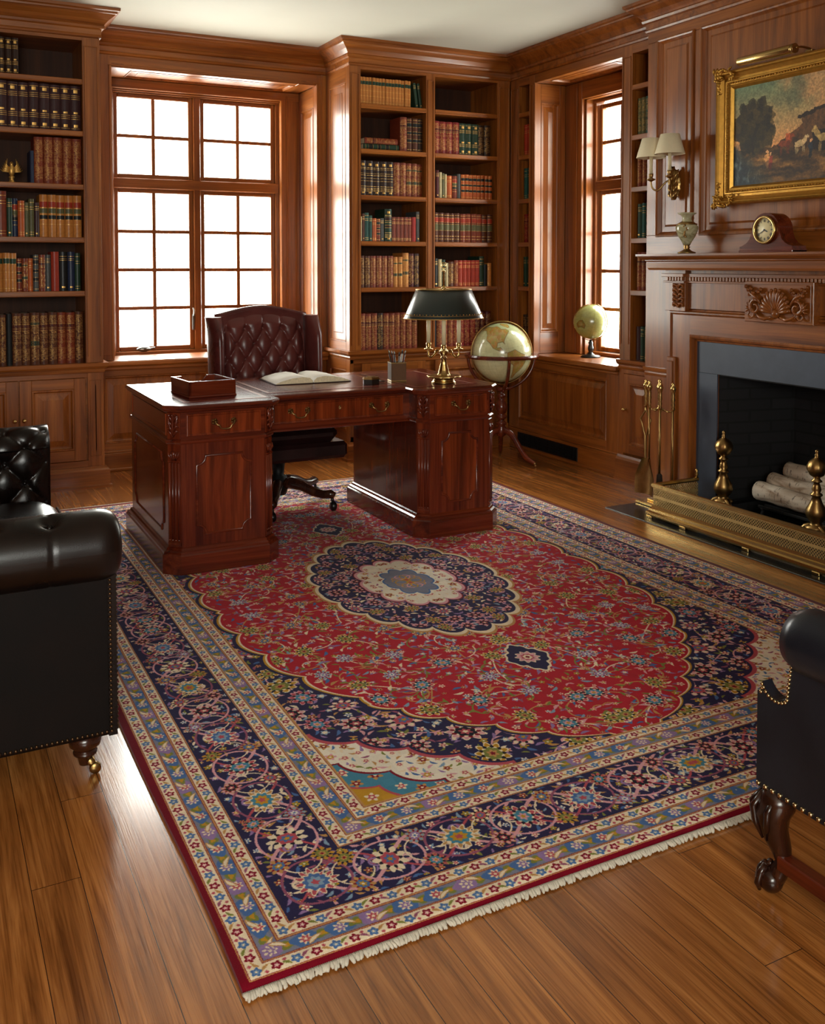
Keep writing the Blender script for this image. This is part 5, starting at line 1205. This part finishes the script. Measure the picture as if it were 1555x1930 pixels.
for i in range(-5, 1):
    for j in range(4):
        x = .385 + i * du + (du / 2 if j % 2 else 0); s = .252 - (2 - j) * dv
        if x < .46: p = ff((x + .5) / .985, s / .46); m.sphere((p[0], p[1] - .003, p[2]), .010, 10, 6)
m.build('button', bl, so)
m = MB(); m.box(-.5, .47, 2.93, 4.18, .118, .33, .02); m.build('seat_rail', bl, so)
m = MB()
def sf(u, v):
    x = -.35 + .855 * u; y = 2.945 + 1.215 * v; e = (min(1, u * 8) * min(1, (1 - u) * 9) * min(1, v * 10) * min(1, (1 - v) * 10)) ** .4
    return (x, y, .40 + .085 * e + .020 * math.sin(PI * u) * math.sin(PI * v))
m.grid(sf, 40, 40); m.box(-.35, .503, 2.95, 4.155, .33, .42, .03); m.build('seat_cushion', bl, so)
m = MB(); m.tube([(.502, y, z) for y, z in ((2.96, .425), (3.3, .43), (3.8, .43), (4.14, .425))], .006, 6); m.build('piping', bl, so)
m = MB(); m.tube([(-.50, 2.75, .66), (-.50, 4.27, .66)], .10, 20); m.box(-.58, -.36, 2.75, 4.3, .118, .66, .03); m.build('back_rest', bl, so)
for x, y in ((.40, 2.765), (.40, 4.30), (-.48, 2.765), (-.48, 4.30)):
    m = MB(); m.lathe([(.030, .119), (.040, .112), (.045, .098), (.042, .082), (.030, .072), (.026, .068), (.033, .062), (.032, .056), (.022, .050), (.018, .034), (.016, .026), (.001, .026)], (x, y, 0), 22); l_ = m.build('leg', DK, so)
    m = MB(); m.lathe([(.001, -.008), (.014, -.008), (.0162, -.004), (.0162, .004), (.014, .008), (.001, .008)], (x + .024, y - .018, .0165), 16, 'y'); m.tube([(x, y, .036), (x + .014, y - .008, .034), (x + .024, y - .018, .018)], [.016, .013, .008], 10); m.build('caster', abrass, l_)

# black armchair with ball-and-claw feet
wc = thing('club_armchair', (2.05, 1.15, 0), 'black leather armchair with brass nailheads and carved claw foot', 'chair')
XS = 1.68; m = MB()
pf = [(.62, .240), (1.541, .240), (1.541, .458), (1.530, .464)] + [(1.487 - .040 * math.cos(a) * -1 if False else 1.487 + .043 * math.cos(a), .500 - .042 * math.sin(a)) for a in [PI * (.12 + .62 * i / 9) for i in range(10)]] + [(1.452, .520), (1.446, .56), (1.40, .60), (.62, .62)]
m.prism(pf, 'x', XS, XS + .03); m.build('side_panel', nv, wc)
m = MB()
def rf(u, v):
    y = 1.462 - .86 * u; a = 2 * PI * v; e = 1.
    if u < .06: t = 1 - u / .06; e = math.sqrt(max(0, 1 - (t * .9) ** 2)); y = 1.462 - .86 * .06 * (1 - math.sin(t * PI / 2)) 
    return (XS + .028 +   .074 * e * math.cos(a), y, .606 + .072 * e * math.sin(a))
m.grid(rf, 40, 32); m.add([rf(0, i / 32) for i in range(32)], [list(range(32))], True); m.build('rolled_arm', nv, wc)
nl = plain('bright_nail', (190, 164, 120), .25, 1., 0, .1, 60); m = MB()
for i in range(46): m.sphere((XS - .001, 1.534 - i * .0205, .2475), .0058, 10, 6)
def along(P, st):
    out = []; rem = 0
    for (a, b), (c, d) in zip(P[:-1], P[1:]):
        L = math.hypot(c - a, d - b); t = rem
        while t < L: out.append((a + (c - a) * t / L, b + (d - b) * t / L)); t += st
        rem = t - L
    return out
m.build('nailhead_trim', nl, wc); m = MB()
for y, z in along(pf[3:16], .0098): m.sphere((XS - .001, y, z - .005), .0043, 8, 5)
m.build('scroll_nailheads', nl, wc)
m = MB(); m.prism([(y, z) for y, z in pf], 'x', 2.36, 2.43); m.build('side_panel', nv, wc)
m = MB(); m.tube([(2.40, 1.47, .61), (2.40, .62, .62)], .076, 20); m.build('rolled_arm', nv, wc)
m = MB(); m.box(XS + .05, 2.37, .62, 1.44, .242, .36, .02); m.box(XS + .08, 2.36, .80, 1.40, .36, .46, .04); m.build('seat', nv, wc)
m = MB(); m.box(XS, 2.43, .50, .66, .242, 1.05, .05); m.build('back_rest', nv, wc)
for x, y, sx_, front in ((1.712, 1.497, -1, 1), (2.398, 1.497, 1, 1), (1.715, .60, -1, 0), (2.395, .60, 1, 0)):
    if front:
        m = MB(); m.tube([(x, y, .239), (x + sx_ * .006, y + .004, .215), (x + sx_ * .014, y + .014, .185), (x + sx_ * .010, y + .010, .145), (x, y - .002, .105), (x - sx_ * .004, y - .006, .075), (x + sx_ * .002, y + .002, .05), (x + sx_ * .008, y + .012, .032)], [.036, .040, .040, .031, .023, .018, .020, .024], 14); l_ = m.build('leg', DK, wc)
        m = MB(); m.sphere((x + sx_ * .012, y + .016, .0285), .028, 16, 10)
        for j in range(4):
            a = -1.1 + j * .95 + (0 if sx_ > 0 else 1.0); ca, sa = math.cos(a), math.sin(a); c0 = Vector((x + sx_ * .012, y + .016, .0285))
            m.tube([c0 + Vector((ca * .012, sa * .012, .034)), c0 + Vector((ca * .026, sa * .026, .016)), c0 + Vector((ca * .031, sa * .031, -.006)), c0 + Vector((ca * .026, sa * .026, -.022))], [.008, .008, .008, .004], 8)
        m.build('claw_foot', DK, l_)
        m = MB()
        for s in (-1, 1):
            m.tube([(x + sx_ * .030, y + .034 * s * .5 + .01, .232), (x + sx_ * .050, y + .02 * s + .016, .20), (x + sx_ * .046, y + .016 * s + .016, .165), (x + sx_ * .036, y + .006 * s + .014, .13)], [.005, .008, .008, .003], 6)
            m.tube([(x + sx_ * .01, y + .040, .232), (x + sx_ * .02 + s * .014, y + .052, .20), (x + sx_ * .016 + s * .012, y + .050, .165), (x + s * .004, y + .034, .13)], [.005, .008, .008, .003], 6)
        m.build('knee_carving', DK, l_)
    else:
        m = MB(); m.tube([(x, y, .243), (x, y, .12), (x, y - .03, .0006)], [.024, .022, .018], 10); m.build('leg', DK, wc)
m = MB(); m.box(1.69, 1.725, .61, 1.49, .066, .100, .003); m.build('stretcher', MY, wc)
m = MB(); m.box(2.385, 2.42, .61, 1.49, .066, .100, .003); m.build('stretcher', MY, wc)
m = MB(); m.box(1.72, 2.39, 1.12, 1.155, .068, .098, .003); m.build('stretcher', MX, wc)
# ---------------------------------------------------------------- globes
def globe_pixels():
    W, H = 1024, 512; y, x = np.mgrid[0:H, 0:W].astype(np.float32); lon = (x + .5) / W * 360 - 180; lat = (y + .5) / H * 180 - 90
    polys = [[(-168, 66), (-156, 71), (-125, 70), (-95, 72), (-82, 68), (-78, 60), (-62, 58), (-56, 52), (-66, 45), (-75, 38), (-81, 30), (-80, 25), (-84, 30), (-95, 29), (-97, 20), (-90, 20), (-87, 16), (-83, 10), (-78, 8), (-84, 8), (-96, 15), (-105, 20), (-112, 30), (-122, 37), (-124, 48), (-135, 58), (-150, 60), (-160, 56)],
             [(-78, 8), (-62, 11), (-50, 1), (-35, -6), (-40, -20), (-52, -33), (-62, -40), (-68, -54), (-74, -50), (-71, -30), (-70, -18), (-81, -6)], [(-50, 60), (-42, 60), (-20, 70), (-25, 82), (-55, 82), (-68, 77)],
             [(-17, 15), (-6, 35), (10, 37), (32, 31), (43, 12), (51, 12), (40, -15), (32, -30), (19, -35), (12, -17), (9, 4), (-8, 5)], [(-10, 36), (-9, 44), (2, 50), (8, 58), (12, 65), (28, 71), (60, 70), (100, 77), (140, 73), (180, 69), (178, 62), (160, 60), (140, 54), (130, 42), (121, 30), (108, 20), (104, 2), (98, 12), (88, 22), (78, 8), (70, 22), (57, 26), (58, 18), (44, 13), (35, 32), (27, 37), (14, 42), (3, 42)], [(114, -22), (130, -12), (142, -11), (153, -27), (148, -38), (135, -34), (116, -35)]]
    land = np.zeros((H, W), bool); near = np.zeros((H, W), np.float32) + 99
    for P in polys:
        ins = np.zeros((H, W), bool)
        for (a, b), (c, d) in zip(P, P[1:] + P[:1]):
            ins ^= ((b > lat) != (d > lat)) & (lon < (c - a) * (lat - b) / ((d - b) or 1e-6) + a)
            t = np.clip(((lon - a) * (c - a) + (lat - b) * (d - b)) / ((c - a) ** 2 + (d - b) ** 2), 0, 1); near = np.minimum(near, np.hypot(lon - a - t * (c - a), lat - b - t * (d - b)))
        land |= ins
    rs = np.random.RandomState(5); n = sum(np.kron(rs.rand(H // s + 1, W // s + 1), np.ones((s, s)))[:H, :W] * w for s, w in ((32, .4), (16, .3), (8, .3)))
    c = lambda *v: np.array(v, np.float32) / 255
    img = c(206, 206, 160) + (n[..., None] - .5) * .10 * c(255, 255, 255); img = img * (1 - .35 * np.clip(np.abs(lat) / 80 - .3, 0, 1)[..., None] * (1 - c(150, 220, 200)))
    lc = c(196, 166, 100) * (1 - n[..., None]) + c(168, 140, 88) * n[..., None]; rgn = ((np.floor(lon / 11 + n * 2) + np.floor(lat / 9 + n * 2)) % 3)
    lc = np.where((rgn == 0)[..., None], lc * c(255, 226, 190), np.where((rgn == 1)[..., None], lc * c(236, 255, 210), lc)); img = np.where(land[..., None], lc, img)
    img = np.where((near < .9)[..., None], img * .80, img); img = np.where((((lon % 15) < .35) | ((lat % 15) < .35))[..., None], img * .86, img); return np.clip(img, 0, 1)
GM = image_mat('globe_map', globe_pixels().astype(np.float32), .22, .5)
def ball(root, c, r, lon0, tilt, rz, mat=None):
    m = MB(); nu, nv_ = 48, 28; vs = []; fs = []
    R = Matrix.Translation(c) @ Matrix.Rotation(rz, 4, 'Z') @ Matrix.Rotation(tilt, 4, 'Y')
    ll = {}
    for j in range(nv_ + 1):
        for i in range(nu + 1):
            lo, la_ = -180 + 360 * i / nu, -90 + 180 * j / nv_; a, b = math.radians(lo + lon0), math.radians(la_); vs.append(tuple(R @ Vector((r * math.cos(b) * math.cos(a), r * math.cos(b) * math.sin(a), r * math.sin(b)))))
    fs = [[j * (nu + 1) + i, j * (nu + 1) + i + 1, (j + 1) * (nu + 1) + i + 1, (j + 1) * (nu + 1) + i] for j in range(nv_) for i in range(nu)]
    m.add(vs, fs, True); o = m.build('ball', mat or GM, root); me = o.data; uv = me.uv_layers.new(name='uv')
    for l in me.loops: k = l.vertex_index; uv.data[l.index].uv = ((k % (nu + 1)) / nu, (k // (nu + 1)) / nv_)
    return o
gx, gy, gz = 3.725, 5.80, .797
gf = thing('floor_globe', (gx, gy, 0), 'large antique floor globe on turned tripod stand at the desk corner', 'globe')
ball(gf, (gx, gy, gz), .212, -32.0, math.radians(-10), 0.0)
m = MB(); pr = [(.222, -.013), (.262, -.013), (.267, 0), (.262, .013), (.222, .013), (.218, 0), (.222, -.013)]; m.lathe(pr, (gx, gy, gz - .022), 64, sm=False, cap=False); m.build('horizon_ring', MX, gf)
ring = lambda r, n, ax: [(gx + r * math.cos(2 * PI * i / n) * ax[0], gy + r * math.cos(2 * PI * i / n) * ax[1], gz + r * math.sin(2 * PI * i / n)) for i in range(n)]
m = MB(); a = math.radians(-16); m.tube(ring(.224, 64, (math.cos(a), math.sin(a))), .009, 8, True, flat=.6); m.build('meridian_ring', abrass, gf)
for k in range(2):
    a = math.radians(-20 + 90 * k); m = MB(); m.tube([(gx + .245 * math.cos(t) * math.cos(a), gy + .245 * math.cos(t) * math.sin(a), gz - .02 + .245 * math.sin(t)) for t in [PI + PI * i / 24 for i in range(25)]], .013, 8, flat=.8); m.build('cradle_arm', MX, gf)
m = MB(); m.lathe([(.03, .555), (.05, .545), (.05, .532), (.022, .522), (.018, .505), (.034, .495), (.036, .482), (.022, .472), (.026, .455), (.044, .42), (.046, .395), (.034, .365), (.024, .352), (.038, .342), (.040, .328), (.026, .318), (.020, .306), (.036, .296), (.038, .282), (.026, .27), (.036, .255), (.034, .205), (.020, .192), (.010, .182), (.001, .176)], (gx, gy, 0), 24); m.build('turned_column', MV, gf)
for k in range(3):
    a = math.radians(-61 + 120 * k); Q = lambda r, z: (gx + math.cos(a) * r, gy + math.sin(a) * r, z)
    m = MB(); m.tube(bez([Q(.02, .235), Q(.10, .25), Q(.13, .12), Q(.20, .06), Q(.23, .036), Q(.255, .028), Q(.27, .024)], 10), [.020 - .008 * i / 20 for i in range(21)], 10, flat=1.2); l_ = m.build('leg', MX, gf)
    m = MB(); q = Q(.272, .0115); m.lathe([(.001, -.006), (.009, -.006), (.0112, 0), (.009, .006), (.001, .006)], q, 14, 'x'); m.sphere(Q(.266, .026), .013, 10, 6); m.build('caster', abrass, l_)
tx, ty, tz = 4.385, 5.625, .7482
tg = thing('table_globe', (tx, ty, tz), 'small table globe on dark stand on the sunny window seat', 'globe')
gp2 = globe_pixels().astype(np.float32) ** 1.35 * np.array((.82, .83, .72), np.float32)
ball(tg, (tx, ty, tz + .262), .128, 40, math.radians(18), .4, image_mat('table_globe_map', gp2, .25, .4))
m = MB(); m.lathe([(.070, .0003), (.074, .006), (.062, .014), (.032, .020), (.018, .028), (.013, .040), (.020, .052), (.021, .07), (.014, .095), (.018, .105), (.012, .115), (.009, .13)], (tx, ty, tz), 24); m.build('pedestal', black, tg)
m = MB(); c = Vector((tx, ty, tz + .262)); d = Vector((.35, -.94, 0)).normalized()
m.tube([c + d * (.138 * math.cos(t)) + Vector((0, 0, .138 * math.sin(t))) for t in [-PI / 2 - .5 + (PI + .15) * i / 30 for i in range(31)]], .0045, 8, flat=.6); m.build('meridian_arc', abrass, tg)
# gilt eagle on the shelf
fx, fy, fz0 = .546, 6.45, SH[2] + .0005
eg = thing('eagle_figurine', (fx, fy, fz0), 'little gilt eagle with raised wings on the bookcase shelf', 'figurine')
m = MB(); m.lathe([(.022, 0), (.022, .006), (.016, .012), (.013, .028), (.018, .034), (.016, .04), (.008, .046), (.001, .047)], (fx, fy, fz0), 16); m.build('pedestal', gold, eg)
m = MB(); m.lathe([(.004, .040), (.014, .052), (.020, .07), (.018, .09), (.011, .104), (.010, .114), (.011, .122), (.006, .130), (.001, .132)], (fx, fy, fz0), 14, sy=.8); m.tube([(fx, fy - .008, fz0 + .122), (fx + .004, fy - .022, fz0 + .119), (fx + .004, fy - .026, fz0 + .112)], [.005, .004, .001], 6); m.tube([(fx, fy + .006, fz0 + .06), (fx, fy + .024, fz0 + .035)], [.010, .006], 6); m.build('body', gold, eg)
for s in (-1, 1):
    m = MB()
    for j in range(6): b = Vector((fx + s * .012, fy, fz0 + .088 - j * .004)); t = b + Vector((s * (.012 + .0085 * j), .003 * j, .062 - .009 * j)); m.tube([b, b + (t - b) * .45 + Vector((s * .014, 0, -.004)), t], [.006, .0055, .0018], 6)
    m.build('wing', gold, eg)

# ---------------------------------------------------------------- books
LC = dict(burgundy=((70, 16, 18), 'dark red'), red=((112, 24, 20), 'red'), brown=((76, 38, 21), 'brown'), rust=((112, 46, 27), 'reddish brown'), dark=((44, 26, 18), 'dark brown'), plum=((54, 30, 32), 'plum'), tan=((176, 112, 52), 'tan'), orange=((168, 80, 36), 'orange tan'), green=((34, 54, 40), 'dark green'), teal=((30, 70, 62), 'teal green'), olive=((82, 78, 48), 'olive'), navy=((34, 42, 66), 'navy blue'), black=((24, 24, 24), 'black'), cream=((176, 160, 120), 'cream backed'), grey=((72, 72, 70), 'grey'), brick=((146, 46, 28), 'brick red'), scarlet=((150, 34, 26), 'scarlet'))
BM = {}
def bmat(c):
    if c not in BM: BM[c] = plain('binding_' + c, LC[c][0], .5, 0, .04, .22, 55, .15); BM[c].node_tree.nodes['Principled BSDF'].inputs['Specular IOR Level'].default_value = .2
    return BM[c]
def tooled(c):                                   # gold-stamped panel on that leather
    n = 'tooled_' + c
    if n not in BM:
        k = N(n); v = k.coord(); vo = k.n('TexVoronoi', feature='F1', Scale=105.); k.l(v, vo.inputs['Vector']); w = k.math('FRACT', k.math('MULTIPLY', vo.outputs['Distance'], 3.4))
        f = k.math('GREATER_THAN', w, .74); nz_ = k.noise(v, 70, 3); f = k.math('MULTIPLY', f, k.math('GREATER_THAN', nz_, .47))
        k.set(Base_Color=k.mix(f, lin(LC[c][0]), lin((198, 152, 84))), Roughness=.48, Specular_IOR_Level=.2, Metallic=k.math('MULTIPLY', f, .5)); BM[n] = k.m
    return BM[n]
# style: (binding, label colours, raised bands, gilt lines, tooling)
def book_mesh(w, h, d, c, st):
    m = MB(); mats = [bmat(c), gold, pagee]; lab = {}
    def mi(x):
        if x not in lab: lab[x] = len(mats); mats.append(bmat(x) if not x.startswith('t:') else tooled(x[2:]))
        return lab[x]
    bul = min(.010, w * .22); K = 6; b = .0022
    def strip(z0, z1, off, k0=0., k1=1., n=K):
        P = []
        for i in range(n + 1):
            t = k0 + (k1 - k0) * i / n; x = (t - .5) * (w + 2 * off * .6); y = -bul * (1 - (2 * t - 1) ** 2) - off; P.append((x, y))
        vs = [(x, y, z0) for x, y in P] + [(x, y, z1) for x, y in P]; m.add(vs, [[i, i + 1, n + 2 + i, n + 1 + i] for i in range(n)], False)
    # boards and spine as one wrap-round case, pages set in behind
    arcp = [((i / K - .5) * w, -bul * (1 - (2 * i / K - 1) ** 2)) for i in range(K + 1)]
    outl = arcp + [(w / 2, d), (w / 2 - b, d), (w / 2 - b, .004), (-w / 2 + b, .004), (-w / 2 + b, d), (-w / 2, d)]
    m.prism(outl, 'z', 0, h); m.mat = 2; m.box(-w / 2 + b, w / 2 - b, .003, d - .005, .003, h - .004)
    if st.get('bands'):
        m.mat = 0; nb = st['bands']
        for i in range(nb):
            z = h * (.10 + .80 * (i + .5) / nb) - .002; strip(z, z + .0042, .0016); m.mat = 1; strip(z - .0016, z - .0006, .0006); strip(z + .0048, z + .0058, .0006); m.mat = 0
    if st.get('tool'):
        m.mat = mi('t:' + c); nb = st.get('bands') or 5
        for i in range(nb + 1):
            z0 = h * (.10 + .80 * (i - .5) / nb); z1 = h * (.10 + .80 * (i + .5) / nb); strip(max(z0, .012) + .006, min(z1, h - .010) - .006, .0004, .10, .90)
    for a, z, col in st.get('lab', ()): m.mat = mi(col); strip(h * a, h * z, .0005, .03, .97); m.mat = 1; strip(h * a - .0008, h * a + .0006, .0008, .03, .97); strip(h * z - .0006, h * z + .0008, .0008, .03, .97)
    for a in st.get('lines', ()): m.mat = 1; strip(h * a, h * a + .0022, .0005, .05, .95)
    for a, z in st.get('spots', ()): m.mat = 1; strip(h * a, h * z, .0005, .3, .7, 3)
    return m, mats
ST = {'plain': {}, 'lined': dict(lines=(.06, .12, .72, .78, .9)), 'tool': dict(bands=5, tool=1), 'rich': dict(bands=6, tool=1, lab=((.66, .78, 'burgundy'),)), 'law': dict(lab=((.70, .84, 'brick'), (.42, .52, 'black'), (.56, .68, 'olive')), lines=(.3,)), 'band': dict(lab=((.72, .86, 'green'),), lines=(.08, .3, .5)),
      'dark': dict(lab=((.64, .76, 'dark'), (.42, .50, 'dark')), spots=((.06, .10), (.86, .93)), lines=(.12, .16, .2, .26, .58, .80)), 'redgreen': dict(lab=((.68, .84, 'brick'), (.40, .62, 'olive')), lines=(.1, .2, .92)), 'two': dict(lab=((.74, .86, 'black'), (.28, .38, 'black'), (.52, .60, 'black')), lines=(.06, .94)), 'grn': dict(lab=((.76, .83, 'green'), (.36, .46, 'green')), bands=5, tool=1), 'cloth': dict(lines=(.78, .82, .88), spots=((.08, .12),)), 'enc': dict(lines=(.05, .26, .30, .34, .70, .74, .78, .93), spots=((.08, .14), (.84, .91), (.38, .42)))}
ORD = ['first', 'second', 'third', 'fourth', 'fifth', 'sixth', 'seventh', 'eighth', 'ninth', 'tenth', 'eleventh', 'twelfth', 'thirteenth', 'fourteenth', 'fifteenth', 'sixteenth', 'seventeenth', 'eighteenth', 'nineteenth', 'twentieth']
SHN = ['top', 'second', 'third', 'fourth', 'fifth', 'bottom']
NB = [0]; MC = {}
def place_book(c, style, w, h, d, M, label, group):
    key = (c, style, round(w, 3), round(h, 3)); w, h = key[2], key[3]
    if key not in MC:
        mm, mats = book_mesh(w, h, d, c, ST[style]); o = mm.build('book', mats); MC[key] = o
    else: o = MC[key].copy(); COL.objects.link(o)
    o.matrix_world = M; tag(o, label, 'book', group); NB[0] += 1; return o
def shelf_row(shelf, start, items, wall, case, frm, y=6.395, stop=None):
    # items: (colour, style, how many, width, height[, gap]); start = wall coordinate of the row's first edge
    u = start; z = (SH + [.80])[shelf] + .0006; rg = random.Random(int(start * 1000) + shelf * 17); todo = []
    for it in items:
        c, st, n, w, h = it[:5]; u += it[5] if len(it) > 5 else 0
        for _ in range(n):
            ww = w * rg.uniform(.97, 1.0) if n > 1 else w; hh = h * (rg.uniform(.985, 1.0) if n > 1 else 1); todo.append((c, st, ww, hh, u)); u += ww + .0012
    T = len(todo)
    for i, (c, st, w, h, u0) in enumerate(todo):
        dn = y + rg.uniform(0, .008)
        M = (Matrix.Translation((u0 + w / 2, dn, z)) if wall == 'b' else Matrix.Translation((dn, 2 * start - u0 - w / 2, z)) @ Matrix.Rotation(-PI / 2, 4, 'Z'))
        k = i if frm[1] > 0 else T - 1 - i
        place_book(c, st, w, h, .17 if wall == 'b' else .15, M, f"{LC[c][1]} {frm[2] if len(frm) > 2 else ''}book, {ORD[k]} from the {frm[0]}, {SHN[shelf]} shelf of {case}", f"books on the {SHN[shelf]} shelf of {case}")
A = ('window end', -1); CA = 'bookcase behind sofa'
shelf_row(0, .477, [('dark', 'enc', 3, .0372, .222)], 'b', CA, A)
shelf_row(1, .461, [('plum', 'enc', 8, .061, .284)], 'b', CA, A)
shelf_row(2, .648, [('navy', 'plain', 1, .022, .20), ('rust', 'tool', 5, .0562, .29)], 'b', CA, A)
shelf_row(3, .450, [('rust', 'lined', 1, .058, .278), ('green', 'cloth', 1, .031, .235), ('navy', 'law', 1, .030, .235), ('orange', 'lined', 1, .038, .222), ('olive', 'cloth', 1, .022, .212), ('olive', 'lined', 1, .032, .235), ('plum', 'cloth', 1, .027, .213), ('tan', 'law', 5, .0495, .265, .002)], 'b', CA, A)
shelf_row(4, .445, [('tan', 'band', 3, .038, .24), ('rust', 'two', 1, .030, .205), ('rust', 'grn', 1, .033, .205), ('orange', 'lined', 1, .029, .205), ('grey', 'two', 1, .032, .228), ('rust', 'rich', 1, .037, .228), ('grey', 'cloth', 1, .033, .228), ('brick', 'plain', 1, .046, .247), ('black', 'cloth', 1, .051, .247), ('navy', 'cloth', 1, .041, .247), ('green', 'lined', 1, .033, .24)], 'b', CA, A)
shelf_row(5, .455, [('brown', 'tool', 1, .040, .315), ('black', 'plain', 1, .032, .32), ('brown', 'rich', 2, .0525, .325), ('brown', 'grn', 1, .0525, .325), ('brown', 'rich', 2, .0525, .325), ('rust', 'rich', 2, .0525, .325), ('brown', 'tool', 1, .0495, .325)], 'b', CA, A)
B_ = ('window end', 1); CB = 'corner bookcase, window bay'
shelf_row(0, 2.880, [('tan', 'band', 16, .0256, .197)], 'b', CB, B_)
for i, (x, ang) in enumerate(((3.344, 8), (3.3785, 8.0))):
    place_book('green', 'cloth', .022, .185, .15, Matrix.Translation((x + .012, 6.40, SH[0] + .004)) @ Matrix.Rotation(math.radians(-ang), 4, 'Y'), ('dark green slim book leaning on the tan set, top shelf of corner bookcase', 'dark green slim book leaning against another green one, top shelf of corner bookcase')[i], 'leaning green books on the top shelf')
for i, (c, x0, L, zb_) in enumerate((('green', 2.915, .285, 0), ('rust', 2.925, .265, .044))):
    M = Matrix.Translation((x0 + L, 6.40, SH[1] + .0006 + zb_ + .021)) @ Matrix.Rotation(-PI / 2, 4, 'Y'); place_book(c, ('two', 'rich')[i], .042, L, .17, M, ('dark green book lying flat, under a reddish one, second shelf of corner bookcase', 'reddish brown book lying flat on a dark green one, second shelf of corner bookcase')[i], 'books lying flat on the second shelf')
shelf_row(1, 3.212, [('rust', 'rich', 1, .056, .252), ('brown', 'two', 2, .044, .25), ('dark', 'two', 1, .04, .248)], 'b', CB, B_ + ('standing ',))
shelf_row(2, 2.880, [('dark', 'dark', 5, .0548, .252), ('rust', 'tool', 2, .0525, .252), ('rust', 'grn', 3, .045, .25)], 'b', CB, B_)
shelf_row(3, 2.880, [('cream', 'cloth', 1, .020, .178), ('brown', 'cloth', 1, .020, .20), ('teal', 'lined', 1, .033, .207), ('teal', 'cloth', 1, .025, .188), ('orange', 'lined', 1, .034, .168), ('rust', 'two', 1, .031, .166), ('grey', 'cloth', 1, .032, .17), ('green', 'dark', 1, .058, .238), ('rust', 'lined', 5, .033, .183), ('scarlet', 'plain', 1, .034, .183), ('grey', 'cloth', 1, .03, .225)], 'b', CB, B_)
shelf_row(4, 2.880, [('brown', 'tool', 2, .043, .232), ('rust', 'tool', 4, .0468, .232), ('tan', 'grn', 2, .0375, .226), ('tan', 'grn', 1, .050, .254), ('burgundy', 'tool', 1, .046, .25), ('plum', 'tool', 1, .042, .25)], 'b', CB, B_)
shelf_row(5, 2.880, [('rust', 'rich', 3, .0475, .268), ('dark', 'rich', 1, .046, .268), ('rust', 'rich', 2, .0475, .268), ('rust', 'tool', 3, .0475, .268), ('rust', 'rich', 1, .0465, .268)], 'b', CB, B_)
CC = 'corner bookcase, fireside bay'; D_ = ('middle upright', 1)
shelf_row(1, 3.491, [('red', 'rich', 4, .0565, .245), ('green', 'enc', 3, .0565, .242), ('dark', 'tool', 2, .0545, .24)], 'b', CC, D_)
shelf_row(2, 3.491, [('green', 'cloth', 1, .022, .212), ('burgundy', 'cloth', 1, .028, .21), ('cream', 'plain', 1, .022, .195), ('olive', 'cloth', 1, .024, .188), ('cream', 'lined', 1, .018, .182), ('orange', 'lined', 1, .046, .172), ('rust', 'law', 1, .042, .172), ('grey', 'plain', 1, .030, .188), ('orange', 'two', 8, .0345, .188, .004)], 'b', CC, D_)
shelf_row(3, 3.491, [('brown', 'redgreen', 5, .047, .222), ('rust', 'redgreen', 4, .049, .22), ('brown', 'redgreen', 2, .046, .218)], 'b', CC, D_)
shelf_row(4, 3.491, [('black', 'cloth', 1, .044, .215), ('cream', 'lined', 1, .030, .208), ('green', 'cloth', 1, .03, .205), ('cream', 'plain', 1, .024, .18), ('brown', 'tool', 1, .05, .19), ('rust', 'tool', 1, .036, .20), ('brick', 'lined', 5, .0375, .202), ('green', 'lined', 1, .042, .232), ('black', 'plain', 1, .03, .17), ('tan', 'lined', 1, .034, .18)], 'b', CC, D_)
shelf_row(5, 3.491, [('black', 'plain', 1, .03, .25), ('rust', 'tool', 3, .049, .262), ('red', 'tool', 4, .049, .262), ('burgundy', 'tool', 3, .047, .262)], 'b', CC, D_)
CD = 'slim corner bookcase'; E_ = ('window seat', -1)
for s_, c, st, h in ((1, 'brick', 'lined', .24), (2, 'teal', 'lined', .24), (3, 'red', 'rich', .22), (4, 'green', 'cloth', .23), (5, 'dark', 'tool', .24)):
    shelf_row(s_, 6.238, [(c, st, 3, .0415, h)], 'r', CD, E_, 4.205)
CE = 'bookcase beside chimney breast'; F_ = ('window seat', 1)
shelf_row(1, 4.915, [('olive', 'tool', 2, .040, .24), ('teal', 'grn', 3, .042, .24)], 'r', CE, F_, 4.195)
shelf_row(2, 4.912, [('rust', 'tool', 5, .044, .225)], 'r', CE, F_, 4.195)
shelf_row(3, 4.905, [('green', 'cloth', 1, .044, .222), ('teal', 'lined', 1, .038, .225), ('rust', 'grn', 3, .044, .232)], 'r', CE, F_, 4.195)
shelf_row(4, 4.905, [('rust', 'rich', 5, .045, .25)], 'r', CE, F_, 4.195)
shelf_row(5, 4.905, [('plum', 'plain', 1, .040, .22), ('green', 'lined', 1, .036, .222), ('olive', 'cloth', 1, .036, .222), ('dark', 'tool', 2, .044, .23)], 'r', CE, F_, 4.195)
print('books', NB[0], 'objects', len(bpy.data.objects))
